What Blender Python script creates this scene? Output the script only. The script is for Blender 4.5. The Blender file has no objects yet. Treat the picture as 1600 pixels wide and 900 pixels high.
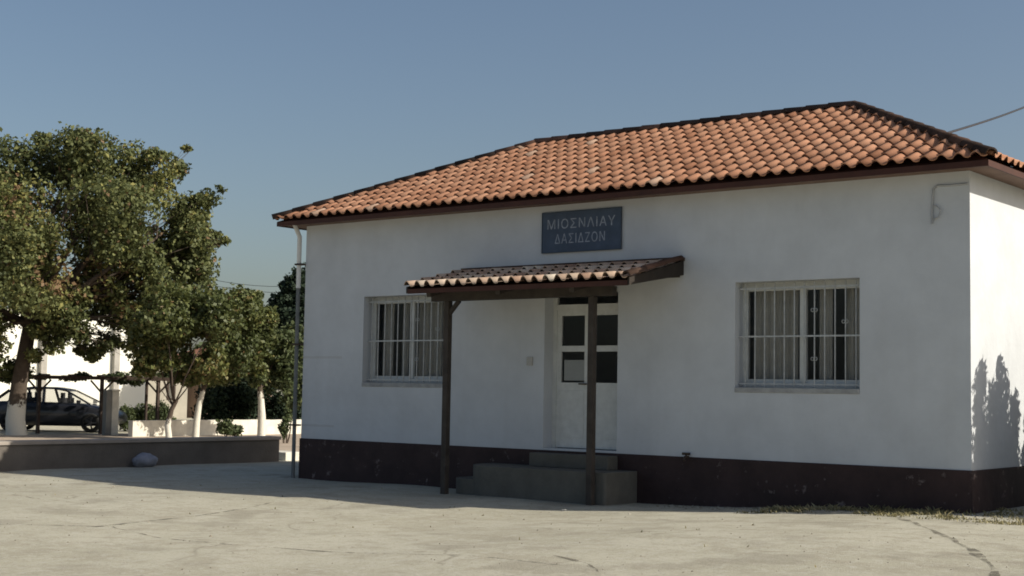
import bpy, bmesh, math, random
import numpy as np
from mathutils import Vector, Matrix, noise

random.seed(7)
RS = np.random.RandomState(11)
SC = bpy.context.scene
COL = SC.collection
R = math.radians

# ---------------------------------------------------------------- camera
CAM = Vector((18.2967, -17.2493, 0.8635))
YAW, PITCH, ROLL, FPX = 0.6705, 0.0727, 0.0172, 2228.4
_f = Vector((-math.sin(YAW)*math.cos(PITCH), math.cos(YAW)*math.cos(PITCH), math.sin(PITCH)))
_r0 = Vector((math.cos(YAW), math.sin(YAW), 0)); _u0 = _r0.cross(_f)
RIGHT = _r0*math.cos(ROLL) + _u0*math.sin(ROLL)
UP = -_r0*math.sin(ROLL) + _u0*math.cos(ROLL)
FWD = _f
cd = bpy.data.cameras.new('camera'); cam = bpy.data.objects.new('camera', cd); COL.objects.link(cam)
m = Matrix((RIGHT, UP, -FWD)).transposed().to_4x4(); m.translation = CAM
cam.matrix_world = m
cd.sensor_width = 36; cd.lens = FPX/1600*36; cd.clip_start = 0.1; cd.clip_end = 3000
SC.camera = cam

# ---------------------------------------------------------------- sky, sun, exposure
SUND = Vector((1.45, 0.59, 1.0)).normalized()
EL = math.asin(SUND.z); AZ = math.atan2(SUND.x, SUND.y)
W_ = bpy.data.worlds.new('World'); SC.world = W_; W_.use_nodes = True
nt = W_.node_tree; nt.nodes.clear()
sky = nt.nodes.new('ShaderNodeTexSky'); sky.sky_type = 'NISHITA'; sky.sun_disc = False
sky.sun_elevation = EL; sky.sun_rotation = AZ
sky.air_density = 1.0; sky.dust_density = 2.4; sky.ozone_density = 1.25; sky.altitude = 50
bg = nt.nodes.new('ShaderNodeBackground'); bg.inputs[1].default_value = 0.083
wo = nt.nodes.new('ShaderNodeOutputWorld')
nt.links.new(sky.outputs[0], bg.inputs[0]); nt.links.new(bg.outputs[0], wo.inputs[0])
sl = bpy.data.lights.new('sun', 'SUN'); sl.energy = 5.0; sl.angle = R(0.55); sl.color = (1.0, 0.93, 0.80)
so = bpy.data.objects.new('sun', sl); COL.objects.link(so)
so.rotation_euler = SUND.to_track_quat('Z', 'Y').to_euler(); so.location = (40, 20, 30)
SC.view_settings.view_transform = 'Standard'; SC.view_settings.look = 'None'
SC.view_settings.exposure = 0.22; SC.view_settings.gamma = 1; SC.view_settings.use_curve_mapping = False
SC.render.engine = 'CYCLES'
SC.cycles.pixel_filter_type = 'GAUSSIAN'; SC.cycles.filter_width = 2.0

# ---------------------------------------------------------------- helpers
def ray(px, py):
    return (FWD*FPX + RIGHT*(px-800) - UP*(py-450))
def at(px, py, d):
    """point seen at that place of the photograph at horizontal distance d (used to plan real positions)"""
    v = ray(px, py); h = math.hypot(v.x, v.y); return CAM + v*(d/h)

def prin(name, col, rough=0.8, metal=0.0, spec=0.3, noise_amt=0.0, nscale=3.0, bump=0.0, bscale=30.0, alpha=None):
    """painted / mineral surface with soft colour variation and fine bump"""
    mt = bpy.data.materials.new(name); mt.use_nodes = True
    n = mt.node_tree.nodes; l = mt.node_tree.links
    b = n['Principled BSDF']
    b.inputs['Base Color'].default_value = (*col, 1); b.inputs['Roughness'].default_value = rough
    b.inputs['Metallic'].default_value = metal; b.inputs['Specular IOR Level'].default_value = spec
    tc = n.new('ShaderNodeTexCoord')
    if noise_amt:
        nz = n.new('ShaderNodeTexNoise'); nz.inputs['Scale'].default_value = nscale; nz.inputs['Detail'].default_value = 6
        nz.inputs['Roughness'].default_value = 0.65
        l.new(tc.outputs['Object'], nz.inputs['Vector'])
        mp = n.new('ShaderNodeMapRange'); mp.inputs[1].default_value = 0.3; mp.inputs[2].default_value = 0.7
        mp.inputs[3].default_value = 1-noise_amt; mp.inputs[4].default_value = 1+noise_amt*0.6
        l.new(nz.outputs['Fac'], mp.inputs[0])
        vm = n.new('ShaderNodeVectorMath'); vm.operation = 'SCALE'; vm.inputs[0].default_value = col
        l.new(mp.outputs[0], vm.inputs['Scale']); l.new(vm.outputs[0], b.inputs['Base Color'])
    if bump:
        nb = n.new('ShaderNodeTexNoise'); nb.inputs['Scale'].default_value = bscale; nb.inputs['Detail'].default_value = 5
        l.new(tc.outputs['Object'], nb.inputs['Vector'])
        bp = n.new('ShaderNodeBump'); bp.inputs['Strength'].default_value = bump; bp.inputs['Distance'].default_value = 0.02
        l.new(nb.outputs['Fac'], bp.inputs['Height']); l.new(bp.outputs[0], b.inputs['Normal'])
    return mt

def tone_mat(name, cols, rough=0.8, spec=0.2, transl=0.0, extra_noise=0.0):
    """colour ramp driven by the per-piece attribute 'tone' (each tile / leaf has its own natural colour)"""
    mt = bpy.data.materials.new(name); mt.use_nodes = True
    n = mt.node_tree.nodes; l = mt.node_tree.links; b = n['Principled BSDF']
    at_ = n.new('ShaderNodeAttribute'); at_.attribute_name = 'tone'
    cr = n.new('ShaderNodeValToRGB'); e = cr.color_ramp.elements
    while len(e) < len(cols): e.new(0.5)
    for i, (p, c) in enumerate(cols): e[i].position = p; e[i].color = (*c, 1)
    l.new(at_.outputs['Fac'], cr.inputs[0])
    out = cr.outputs[0]
    if extra_noise:
        tc = n.new('ShaderNodeTexCoord'); nz = n.new('ShaderNodeTexNoise'); nz.inputs['Scale'].default_value = 2.2; nz.inputs['Detail'].default_value = 8
        l.new(tc.outputs['Object'], nz.inputs['Vector'])
        mp = n.new('ShaderNodeMapRange'); mp.inputs[1].default_value = 0.35; mp.inputs[2].default_value = 0.7
        mp.inputs[3].default_value = 1-extra_noise; mp.inputs[4].default_value = 1+extra_noise*0.4
        l.new(nz.outputs['Fac'], mp.inputs[0])
        vm = n.new('ShaderNodeVectorMath'); vm.operation = 'SCALE'
        l.new(out, vm.inputs[0]); l.new(mp.outputs[0], vm.inputs['Scale']); out = vm.outputs[0]
    l.new(out, b.inputs['Base Color'])
    b.inputs['Roughness'].default_value = rough; b.inputs['Specular IOR Level'].default_value = spec
    if transl:
        tr = n.new('ShaderNodeBsdfTranslucent'); l.new(out, tr.inputs[0])
        mx = n.new('ShaderNodeMixShader'); mx.inputs[0].default_value = transl
        l.new(b.outputs[0], mx.inputs[1]); l.new(tr.outputs[0], mx.inputs[2]); l.new(mx.outputs[0], n['Material Output'].inputs[0])
    return mt

def glass_mat(name, tint=(0.02, 0.025, 0.03), transp=0.5, rough=0.06):
    mt = bpy.data.materials.new(name); mt.use_nodes = True
    n = mt.node_tree.nodes; l = mt.node_tree.links; b = n['Principled BSDF']
    b.inputs['Base Color'].default_value = (*tint, 1); b.inputs['Roughness'].default_value = rough
    tr = n.new('ShaderNodeBsdfTransparent'); mx = n.new('ShaderNodeMixShader'); mx.inputs[0].default_value = transp
    l.new(b.outputs[0], mx.inputs[1]); l.new(tr.outputs[0], mx.inputs[2]); l.new(mx.outputs[0], n['Material Output'].inputs[0])
    return mt

def tag(o, label=None, cat=None, group=None, kind=None):
    if label: o['label'] = label
    if cat: o['category'] = cat
    if group: o['group'] = group
    if kind: o['kind'] = kind
    return o
def empty(name, loc, label, cat, group=None, rz=0):
    o = bpy.data.objects.new(name, None); COL.objects.link(o); o.location = loc; o.rotation_euler.z = rz
    o.empty_display_size = 0.2
    return tag(o, label, cat, group)

class MB:
    """collects faces; build() links them as one mesh object"""
    def __init__(s): s.v = []; s.f = []; s.t = []; s.sm = []
    def add(s, vs, fs, tone=0.5, smooth=False):
        k = len(s.v); s.v += [tuple(p) for p in vs]
        for f in fs: s.f.append(tuple(i+k for i in f)); s.t.append(tone); s.sm.append(smooth)
    def box(s, a, b, tone=0.5):
        x0, y0, z0 = a; x1, y1, z1 = b
        v = [(x0,y0,z0),(x1,y0,z0),(x1,y1,z0),(x0,y1,z0),(x0,y0,z1),(x1,y0,z1),(x1,y1,z1),(x0,y1,z1)]
        s.add(v, [(0,3,2,1),(4,5,6,7),(0,1,5,4),(1,2,6,5),(2,3,7,6),(3,0,4,7)], tone)
    def bar(s, p, q, w, h=None, up=(0,0,1), tone=0.5):
        """rectangular bar from p to q"""
        h = h or w; p = Vector(p); q = Vector(q); d = (q-p).normalized()
        a = d.cross(Vector(up))
        if a.length < 1e-4: a = d.cross(Vector((1,0,0)))
        a.normalize(); b = a.cross(d).normalized()
        vs = []
        for c in (p, q):
            for sa, sb in ((-1,-1),(1,-1),(1,1),(-1,1)): vs.append(c + a*sa*w/2 + b*sb*h/2)
        s.add(vs, [(0,1,2,3),(7,6,5,4),(0,4,5,1),(1,5,6,2),(2,6,7,3),(3,7,4,0)], tone)
    def tube(s, pts, rad, n=8, tone=0.5, cap=True):
        pts = [Vector(p) for p in pts]
        if not hasattr(rad, '__len__'): rad = [rad]*len(pts)
        rings = []; prev = None
        for i, p in enumerate(pts):
            d = (pts[min(i+1, len(pts)-1)] - pts[max(i-1, 0)]).normalized()
            if prev is None:
                a = d.cross(Vector((0.3, 0.1, 1)));
                if a.length < 1e-3: a = d.cross(Vector((1,0,0)))
            else: a = prev - d*prev.dot(d)
            a.normalize(); prev = a; b = d.cross(a)
            rings.append([p + (a*math.cos(2*math.pi*k/n) + b*math.sin(2*math.pi*k/n))*rad[i] for k in range(n)])
        vs = [v for r in rings for v in r]; fs = []
        for i in range(len(pts)-1):
            for k in range(n):
                fs.append((i*n+k, i*n+(k+1)%n, (i+1)*n+(k+1)%n, (i+1)*n+k))
        s.add(vs, fs, tone, True)
        if cap:
            s.add(rings[0], [tuple(range(n))[::-1]], tone); s.add(rings[-1], [tuple(range(n))], tone)
    def build(s, name, mat, parent=None, bevel=0, origin=None, xf=None):
        me = bpy.data.meshes.new(name)
        vs = s.v
        if xf is not None: vs = [tuple(xf @ Vector(p)) for p in vs]
        org = Vector((0,0,0))
        if parent is None:
            if origin is not None: org = Vector(origin)
            else:
                arr = np.array(vs); org = Vector((arr[:,0].mean(), arr[:,1].mean(), arr[:,2].min()))
            vs = [tuple(Vector(p)-org) for p in vs]
        me.from_pydata(vs, [], s.f); me.update()
        if mat: me.materials.append(mat)
        a = me.attributes.new('tone', 'FLOAT', 'FACE'); a.data.foreach_set('value', np.array(s.t, dtype=np.float32))
        me.polygons.foreach_set('use_smooth', np.array(s.sm, dtype=bool))
        o = bpy.data.objects.new(name, me); COL.objects.link(o)
        if parent is not None: o.parent = parent
        else: o.location = org
        if bevel:
            md = o.modifiers.new('bevel', 'BEVEL'); md.width = bevel; md.segments = 2; md.limit_method = 'ANGLE'
        return o

# ---------------------------------------------------------------- materials
M = {}
M['white_wood'] = prin('white_paint_frame', (0.60, 0.61, 0.59), 0.45, noise_amt=0.12, nscale=8)
M['iron'] = prin('painted_iron_bar', (0.46, 0.47, 0.465), 0.5, metal=0.2, noise_amt=0.25, nscale=14)
M['curtain'] = prin('curtain_cloth', (0.62, 0.60, 0.54), 0.9, noise_amt=0.15, nscale=5)
M['fascia'] = prin('eave_board_paint', (0.062, 0.022, 0.014), 0.65, noise_amt=0.3, nscale=4)
M['darkwood'] = prin('dark_porch_timber', (0.058, 0.048, 0.040), 0.75, noise_amt=0.35, nscale=6, bump=0.3)
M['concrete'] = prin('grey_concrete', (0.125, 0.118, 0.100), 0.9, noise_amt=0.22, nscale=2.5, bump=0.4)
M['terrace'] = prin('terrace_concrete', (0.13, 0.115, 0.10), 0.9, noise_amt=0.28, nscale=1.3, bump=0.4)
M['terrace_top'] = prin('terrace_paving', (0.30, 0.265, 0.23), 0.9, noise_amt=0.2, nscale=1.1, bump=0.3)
M['whitewash'] = prin('whitewashed_masonry', (0.66, 0.63, 0.55), 0.9, noise_amt=0.22, nscale=3, bump=0.4)
M['farwall'] = prin('far_white_render', (0.74, 0.73, 0.66), 0.9, noise_amt=0.06, nscale=0.7)
M['beige'] = prin('beige_render', (0.40, 0.37, 0.31), 0.9, noise_amt=0.15, nscale=1.2)
M['brownwall'] = prin('brown_render', (0.24, 0.17, 0.13), 0.9, noise_amt=0.2, nscale=1.2)
M['dark'] = prin('dark_interior', (0.10, 0.09, 0.08), 0.9, noise_amt=0.2)
M['rust'] = prin('rusty_steel', (0.07, 0.05, 0.04), 0.7, metal=0.3, noise_amt=0.4, nscale=9)
M['glass'] = glass_mat('window_glass', transp=0.80)
M['carglass'] = glass_mat('car_glass', transp=0.75)
M['cable'] = prin('black_cable', (0.03, 0.03, 0.035), 0.6, noise_amt=0.1)
M['tile'] = tone_mat('terracotta_tile', [(0.0, (0.35, 0.165, 0.095)), (0.45, (0.465, 0.235, 0.142)), (0.85, (0.515, 0.285, 0.18)), (1.0, (0.53, 0.36, 0.26))], 0.85, 0.15, extra_noise=0.22)
M['cap'] = tone_mat('weathered_ridge_tile', [(0.0, (0.045, 0.032, 0.027)), (0.6, (0.09, 0.056, 0.042)), (1.0, (0.19, 0.105, 0.075))], 0.9, 0.1, extra_noise=0.4)
M['oldtile'] = tone_mat('porch_tile', [(0.0, (0.40, 0.22, 0.15)), (0.5, (0.58, 0.42, 0.31)), (1.0, (0.72, 0.62, 0.50))], 0.88, 0.15, extra_noise=0.35)
M['leaf_big'] = tone_mat('mulberry_leaf', [(0.0, (0.060, 0.075, 0.030)), (0.5, (0.115, 0.132, 0.050)), (0.8, (0.19, 0.20, 0.075)), (0.93, (0.27, 0.25, 0.08)), (1.0, (0.20, 0.13, 0.07))], 0.6, 0.25, 0.28)
M['leaf_small'] = tone_mat('small_tree_leaf', [(0.0, (0.055, 0.072, 0.024)), (0.5, (0.105, 0.125, 0.042)), (0.85, (0.16, 0.17, 0.05)), (1.0, (0.20, 0.13, 0.06))], 0.55, 0.4, 0.3)
M['leaf_dark'] = tone_mat('conifer_needle', [(0.0, (0.012, 0.022, 0.014)), (1.0, (0.03, 0.048, 0.025))], 0.7, 0.2, 0.1)
M['leaf_mid'] = tone_mat('shrub_leaf', [(0.0, (0.04, 0.055, 0.024)), (0.7, (0.078, 0.102, 0.042)), (1.0, (0.11, 0.125, 0.05))], 0.6, 0.3, 0.25)
M['straw'] = tone_mat('dry_weed', [(0.0, (0.10, 0.10, 0.045)), (0.5, (0.26, 0.23, 0.12)), (1.0, (0.42, 0.37, 0.22))], 0.8, 0.2, 0.2)

def bark_mat(name, lime_z):
    """bark, whitewashed with lime below height lime_z (object space)"""
    mt = prin(name, (0.085, 0.065, 0.05), 0.9, noise_amt=0.35, nscale=6, bump=0.6, bscale=14)
    if lime_z is None: return mt
    n = mt.node_tree.nodes; l = mt.node_tree.links; b = n['Principled BSDF']
    src = b.inputs['Base Color'].links[0].from_socket
    tc = n.new('ShaderNodeTexCoord'); sp = n.new('ShaderNodeSeparateXYZ'); l.new(tc.outputs['Object'], sp.inputs[0])
    nz = n.new('ShaderNodeTexNoise'); nz.inputs['Scale'].default_value = 7; nz.inputs['Detail'].default_value = 8; nz.inputs['Roughness'].default_value = 0.75; l.new(tc.outputs['Object'], nz.inputs['Vector'])
    ad = n.new('ShaderNodeMath'); ad.operation = 'MULTIPLY_ADD'; ad.inputs[1].default_value = 1.4; l.new(nz.outputs['Fac'], ad.inputs[0]); l.new(sp.outputs['Z'], ad.inputs[2])
    lt = n.new('ShaderNodeMath'); lt.operation = 'LESS_THAN'; lt.inputs[1].default_value = lime_z+0.70; l.new(ad.outputs[0], lt.inputs[0])
    mx = n.new('ShaderNodeMix'); mx.data_type = 'RGBA'; l.new(lt.outputs[0], mx.inputs[0]); l.new(src, mx.inputs[6]); mx.inputs[7].default_value = (0.60, 0.58, 0.51, 1)
    l.new(mx.outputs[2], b.inputs['Base Color'])
    return mt
M['bark'] = bark_mat('bark', None)
M['bark_lime'] = bark_mat('bark_limewashed', 0.95)
M['bark_lime_tall'] = bark_mat('bark_limewashed_tall', 1.35)

# plaster of the main building: white, faint blotches, drips under sills, two hairline scratches, peeling near the foot
def plaster():
    mt = prin('white_plaster', (0.56, 0.582, 0.605), 0.85, noise_amt=0.11, nscale=1.1, bump=0.25, bscale=9)
    n = mt.node_tree.nodes; l = mt.node_tree.links; b = n['Principled BSDF']
    src = b.inputs['Base Color'].links[0].from_socket
    tc = n.new('ShaderNodeTexCoord'); sp = n.new('ShaderNodeSeparateXYZ'); l.new(tc.outputs['Object'], sp.inputs[0])
    def mth(op, a, b_, c=None):
        q = n.new('ShaderNodeMath'); q.operation = op
        for i, x in enumerate((a, b_, c)):
            if x is None: continue
            if isinstance(x, (int, float)): q.inputs[i].default_value = x
            else: l.new(x, q.inputs[i])
        return q.outputs[0]
    wv = n.new('ShaderNodeTexNoise'); wv.inputs['Scale'].default_value = 3; l.new(tc.outputs['Object'], wv.inputs['Vector'])
    zz = mth('MULTIPLY_ADD', wv.outputs['Fac'], 0.02, sp.outputs['Z'])
    acc = None
    for z0, x0, x1, hw in ((2.10, 0.0, 0.95, 0.020), (0.93, 0.0, 0.8, 0.018)):
        a = mth('LESS_THAN', mth('ABSOLUTE', mth('SUBTRACT', zz, z0), 0), hw)
        a = mth('MULTIPLY', a, mth('LESS_THAN', mth('ABSOLUTE', mth('SUBTRACT', sp.outputs['X'], (x0+x1)/2), 0), (x1-x0)/2))
        acc = a if acc is None else mth('MAXIMUM', acc, a)
    # rising damp / dirt above the plinth and vertical streaks
    mp = n.new('ShaderNodeMapping'); mp.inputs['Scale'].default_value = (5.0, 5.0, 0.35); l.new(tc.outputs['Object'], mp.inputs[0])
    st = n.new('ShaderNodeTexNoise'); st.inputs['Scale'].default_value = 1.0; st.inputs['Detail'].default_value = 7; l.new(mp.outputs[0], st.inputs['Vector'])
    strk = n.new('ShaderNodeMapRange'); strk.inputs[1].default_value = 0.52; strk.inputs[2].default_value = 0.75; strk.inputs[4].default_value = 0.07; l.new(st.outputs['Fac'], strk.inputs[0])
    damp = n.new('ShaderNodeMapRange'); damp.inputs[1].default_value = 0.35; damp.inputs[2].default_value = 0.0; damp.inputs[3].default_value = 0.0; damp.inputs[4].default_value = 0.35
    l.new(mth('MULTIPLY_ADD', st.outputs['Fac'], -0.3, mth('ADD', sp.outputs['Z'], 0.2)), damp.inputs[0])
    tot = mth('ADD', mth('ADD', mth('MULTIPLY', acc, 0.30), strk.outputs[0]), damp.outputs[0])
    tot = mth('MINIMUM', tot, 0.6)
    mx = n.new('ShaderNodeMix'); mx.data_type = 'RGBA'; l.new(tot, mx.inputs[0]); l.new(src, mx.inputs[6]); mx.inputs[7].default_value = (0.36, 0.34, 0.31, 1)
    l.new(mx.outputs[2], b.inputs['Base Color'])
    return mt
M['plaster'] = plaster()

def plinth_mat():
    mt = prin('maroon_plinth_paint', (0.045, 0.027, 0.026), 0.75, noise_amt=0.35, nscale=2.2, bump=0.4, bscale=8)
    n = mt.node_tree.nodes; l = mt.node_tree.links; b = n['Principled BSDF']
    src = b.inputs['Base Color'].links[0].from_socket
    tc = n.new('ShaderNodeTexCoord'); nz = n.new('ShaderNodeTexNoise'); nz.inputs['Scale'].default_value = 4.5; nz.inputs['Detail'].default_value = 8; nz.inputs['Roughness'].default_value = 0.7
    l.new(tc.outputs['Object'], nz.inputs['Vector'])
    mr = n.new('ShaderNodeMapRange'); mr.inputs[1].default_value = 0.60; mr.inputs[2].default_value = 0.66; mr.inputs[4].default_value = 0.7; l.new(nz.outputs['Fac'], mr.inputs[0])
    mx = n.new('ShaderNodeMix'); mx.data_type = 'RGBA'; l.new(mr.outputs[0], mx.inputs[0]); l.new(src, mx.inputs[6]); mx.inputs[7].default_value = (0.20, 0.16, 0.15, 1)
    l.new(mx.outputs[2], b.inputs['Base Color'])
    return mt
M['plinth'] = plinth_mat()

def ground_mat():
    mt = bpy.data.materials.new('worn_pale_asphalt'); mt.use_nodes = True
    n = mt.node_tree.nodes; l = mt.node_tree.links; b = n['Principled BSDF']
    b.inputs['Roughness'].default_value = 0.92; b.inputs['Specular IOR Level'].default_value = 0.15
    tc = n.new('ShaderNodeTexCoord')
    def nz(sc, det=6, rough=0.6, vec=None):
        q = n.new('ShaderNodeTexNoise'); q.inputs['Scale'].default_value = sc; q.inputs['Detail'].default_value = det; q.inputs['Roughness'].default_value = rough
        l.new(vec or tc.outputs['Object'], q.inputs['Vector']); return q.outputs['Fac']
    def ramp(src, a, b_, lo, hi):
        q = n.new('ShaderNodeMapRange'); q.inputs[1].default_value = a; q.inputs[2].default_value = b_; q.inputs[3].default_value = lo; q.inputs[4].default_value = hi
        l.new(src, q.inputs[0]); return q.outputs[0]
    def mix(f, c1, c2):
        q = n.new('ShaderNodeMix'); q.data_type = 'RGBA'; l.new(f, q.inputs[0])
        for i, c in ((6, c1), (7, c2)):
            if isinstance(c, tuple): q.inputs[i].default_value = (*c, 1)
            else: l.new(c, q.inputs[i])
        return q.outputs[2]
    c = mix(ramp(nz(0.45, 7), 0.42, 0.58, 0, 1), (0.385, 0.365, 0.285), (0.45, 0.43, 0.345))
    c = mix(ramp(nz(2.1, 8, 0.7), 0.46, 0.60, 0, 0.75), c, (0.33, 0.305, 0.235))
    c = mix(ramp(nz(7.5, 8, 0.75), 0.50, 0.62, 0, 0.75), c, (0.46, 0.44, 0.37))
    c = mix(ramp(nz(1.0, 4, 0.6), 0.55, 0.64, 0, 0.5), c, (0.25, 0.23, 0.18))          # trodden dust
    c = mix(ramp(nz(26, 4, 0.7), 0.54, 0.64, 0, 0.6), c, (0.25, 0.23, 0.185))       # chippings
    c = mix(ramp(nz(60, 3, 0.7), 0.57, 0.68, 0, 0.7), c, (0.52, 0.49, 0.42))
    vo = n.new('ShaderNodeTexVoronoi'); vo.feature = 'DISTANCE_TO_EDGE'; vo.inputs['Scale'].default_value = 0.33
    wv = n.new('ShaderNodeTexNoise'); wv.inputs['Scale'].default_value = 1.1; wv.inputs['Detail'].default_value = 6; l.new(tc.outputs['Object'], wv.inputs['Vector'])
    vm = n.new('ShaderNodeVectorMath'); vm.operation = 'MULTIPLY_ADD'; vm.inputs[1].default_value = (1.2, 1.2, 0.0); l.new(wv.outputs['Color'], vm.inputs[0]); l.new(tc.outputs['Object'], vm.inputs[2])
    l.new(vm.outputs[0], vo.inputs['Vector'])
    ck = n.new('ShaderNodeMath'); ck.operation = 'MULTIPLY'
    l.new(ramp(vo.outputs['Distance'], 0.0, 0.012, 1, 0), ck.inputs[0]); l.new(ramp(nz(0.8, 3), 0.48, 0.6, 0, 0.7), ck.inputs[1])
    c = mix(ck.outputs[0], c, (0.23, 0.21, 0.165))
    l.new(c, b.inputs['Base Color'])
    bp = n.new('ShaderNodeBump'); bp.inputs['Strength'].default_value = 0.55; bp.inputs['Distance'].default_value = 0.02
    l.new(nz(38, 6, 0.75), bp.inputs['Height']); l.new(bp.outputs[0], b.inputs['Normal'])
    return mt
M['ground'] = ground_mat()

# ---------------------------------------------------------------- ground
def sstep(a, b, x):
    t = min(1, max(0, (x-a)/(b-a))); return t*t*(3-2*t)
def gz(x, y):
    z = -0.69 + 0.17*sstep(6.5, 12.2, x)*(1-sstep(4, 14, -y)) 
    z += 0.035*noise.noise(Vector((x*0.16, y*0.16, 3)))*(1-sstep(20, 40, abs(x)+abs(y)))
    z += 0.02*noise.noise(Vector((x*0.55, y*0.55, 9)))*(1-sstep(18, 30, abs(x)+abs(y)))
    return z
def axis(a, b, st):
    c = list(np.arange(a, b+1e-6, st)); s = st
    lo = [a]; hi = [b]
    while hi[-1] < 900: s *= 1.35; hi.append(hi[-1]+s); lo.append(lo[-1]-s)
    return lo[:0:-1] + c + hi[1:]
xs = axis(-14, 24, 0.3); ys = axis(-20, 8, 0.3)
g = MB(); nx = len(xs)
vs = [(x, y, gz(x, y)) for y in ys for x in xs]
fs = [(j*nx+i, j*nx+i+1, (j+1)*nx+i+1, (j+1)*nx+i) for j in range(len(ys)-1) for i in range(nx-1)]
g.add(vs, fs, 0.5, True)
go = g.build('ground', M['ground'], origin=(0,0,0)); tag(go, kind='structure')

M['seam'] = prin('worn_crack_filling', (0.17, 0.155, 0.12), 0.9, noise_amt=0.5, nscale=9)
def _broken(mt):
    n = mt.node_tree.nodes; l = mt.node_tree.links
    tc = n.new('ShaderNodeTexCoord'); nz = n.new('ShaderNodeTexNoise'); nz.inputs['Scale'].default_value = 3.5; nz.inputs['Detail'].default_value = 8; nz.inputs['Roughness'].default_value = 0.8
    l.new(tc.outputs['Object'], nz.inputs['Vector']); mr = n.new('ShaderNodeMapRange'); mr.inputs[1].default_value = 0.44; mr.inputs[2].default_value = 0.60
    mr.inputs[4].default_value = 0.85; l.new(nz.outputs['Fac'], mr.inputs[0])
    tr = n.new('ShaderNodeBsdfTransparent'); mx = n.new('ShaderNodeMixShader'); l.new(mr.outputs[0], mx.inputs[0]); l.new(tr.outputs[0], mx.inputs[1])
    l.new(n['Principled BSDF'].outputs[0], mx.inputs[2]); l.new(mx.outputs[0], n['Material Output'].inputs[0])
_broken(M['seam'])
def seam(pts, w, seed):
    rr = random.Random(seed); b = MB(); dense = []
    for (x0,y0),(x1,y1) in zip(pts[:-1], pts[1:]):
        n_ = max(2, int(math.hypot(x1-x0, y1-y0)/0.09))
        for k in range(n_): t = k/n_; dense.append((x0+(x1-x0)*t, y0+(y1-y0)*t))
    dense.append(pts[-1]); vs = []
    for i, (x, y) in enumerate(dense):
        x2, y2 = dense[min(i+1, len(dense)-1)]; x1, y1 = dense[max(i-1, 0)]
        L = math.hypot(x2-x1, y2-y1) or 1; nx_, ny_ = -(y2-y1)/L, (x2-x1)/L
        off = 0.06*noise.noise(Vector((i*0.13, seed, 0)))+0.02*noise.noise(Vector((i*0.6, seed, 5)))
        ww = w*max(0.25, 0.6+0.9*noise.noise(Vector((i*0.11, seed, 8))))*rr.uniform(0.93, 1.07)
        e = min(1, i/4, (len(dense)-1-i)/4); ww *= max(0.05, e)
        for s in (-1, 1):
            px, py = x+nx_*(off+s*ww/2), y+ny_*(off+s*ww/2); vs.append((px, py, gz(px, py)+0.004))
    b.add(vs, [(2*i, 2*i+1, 2*i+3, 2*i+2) for i in range(len(dense)-1)], 0.5)
    return tag(b.build('ground_seam', M['seam']), kind='structure')
seam([(3.6,-9.1),(5.14,-7.82),(4.75,-6.2),(4.1,-4.8),(3.66,-3.9)], 0.075, 1)
seam([(4.9,-7.6),(6.3,-7.95),(7.4,-7.9),(8.5,-7.7),(9.9,-7.4),(11.2,-7.4)], 0.06, 2)
seam([(10.95,-0.5),(11.7,-1.6),(12.6,-2.9),(13.3,-4.0),(14.0,-5.3),(14.4,-6.4)], 0.10, 3)
seam([(-2.0,-6.0),(0.0,-5.8),(2.2,-6.1)], 0.05, 4)
seam([(11.6,-7.6),(11.2,-7.2),(10.6,-6.9)], 0.10, 6)
for k, (x, y) in enumerate([(8.0,-6.7),(9.9,-5.0),(8.1,-5.5),(9.4,-7.3)]):
    seam([(x-0.22,y-0.1),(x,y),(x+0.2,y+0.13)], 0.09, 10+k)

# ---------------------------------------------------------------- main building
WD, DP, HW, OV = 11.83, 5.73, 3.70, 0.37
ZE, ZR = 3.80, 5.30
bld = empty('village_building', (0,0,gz(0,0)), 'white single-storey building with orange tiled hip roof, maroon base and small porch', 'building')
ZB = bld.location.z
class PB(MB):
    """part of the building: coordinates in world, shifted to its parent"""
    def build(s, name, mat, parent, **k):
        off = parent.matrix_world.translation if False else Vector((0,0,ZB))
        if parent is bld: s.v = [(x, y, z-ZB) for x, y, z in s.v]
        else: s.v = [(x, y, z-ZB) for x, y, z in s.v]
        return super().build(name, mat, parent, **k)
OPEN = [(1.44, 3.26, 0.93, 2.42), (5.26, 6.60, 0.03, 2.42), (8.54, 10.37, 0.93, 2.42)]
TH = 0.30
def wall_front(b):
    X = sorted({0, WD} | {o[0] for o in OPEN} | {o[1] for o in OPEN}); Z = sorted({0.0, HW, 0.03, 0.93, 2.42})
    def isopen(x, z): return any(o[0] < x < o[1] and o[2] < z < o[3] for o in OPEN)
    for i in range(len(X)-1):
        for j in range(len(Z)-1):
            x0, x1, z0, z1 = X[i], X[i+1], Z[j], Z[j+1]
            if isopen((x0+x1)/2, (z0+z1)/2): continue
            b.add([(x0,0,z0),(x1,0,z0),(x1,0,z1),(x0,0,z1)], [(0,1,2,3)])
            b.add([(x0,TH,z0),(x1,TH,z0),(x1,TH,z1),(x0,TH,z1)], [(3,2,1,0)])
    for x0, x1, z0, z1 in OPEN:
        b.add([(x0,0,z0),(x0,TH,z0),(x0,TH,z1),(x0,0,z1)], [(0,3,2,1)])
        b.add([(x1,0,z0),(x1,TH,z0),(x1,TH,z1),(x1,0,z1)], [(0,1,2,3)])
        b.add([(x0,0,z0),(x1,0,z0),(x1,TH,z0),(x0,TH,z0)], [(0,1,2,3)])
        b.add([(x0,0,z1),(x1,0,z1),(x1,TH,z1),(x0,TH,z1)], [(3,2,1,0)])
wb = PB(); wall_front(wb)
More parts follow.
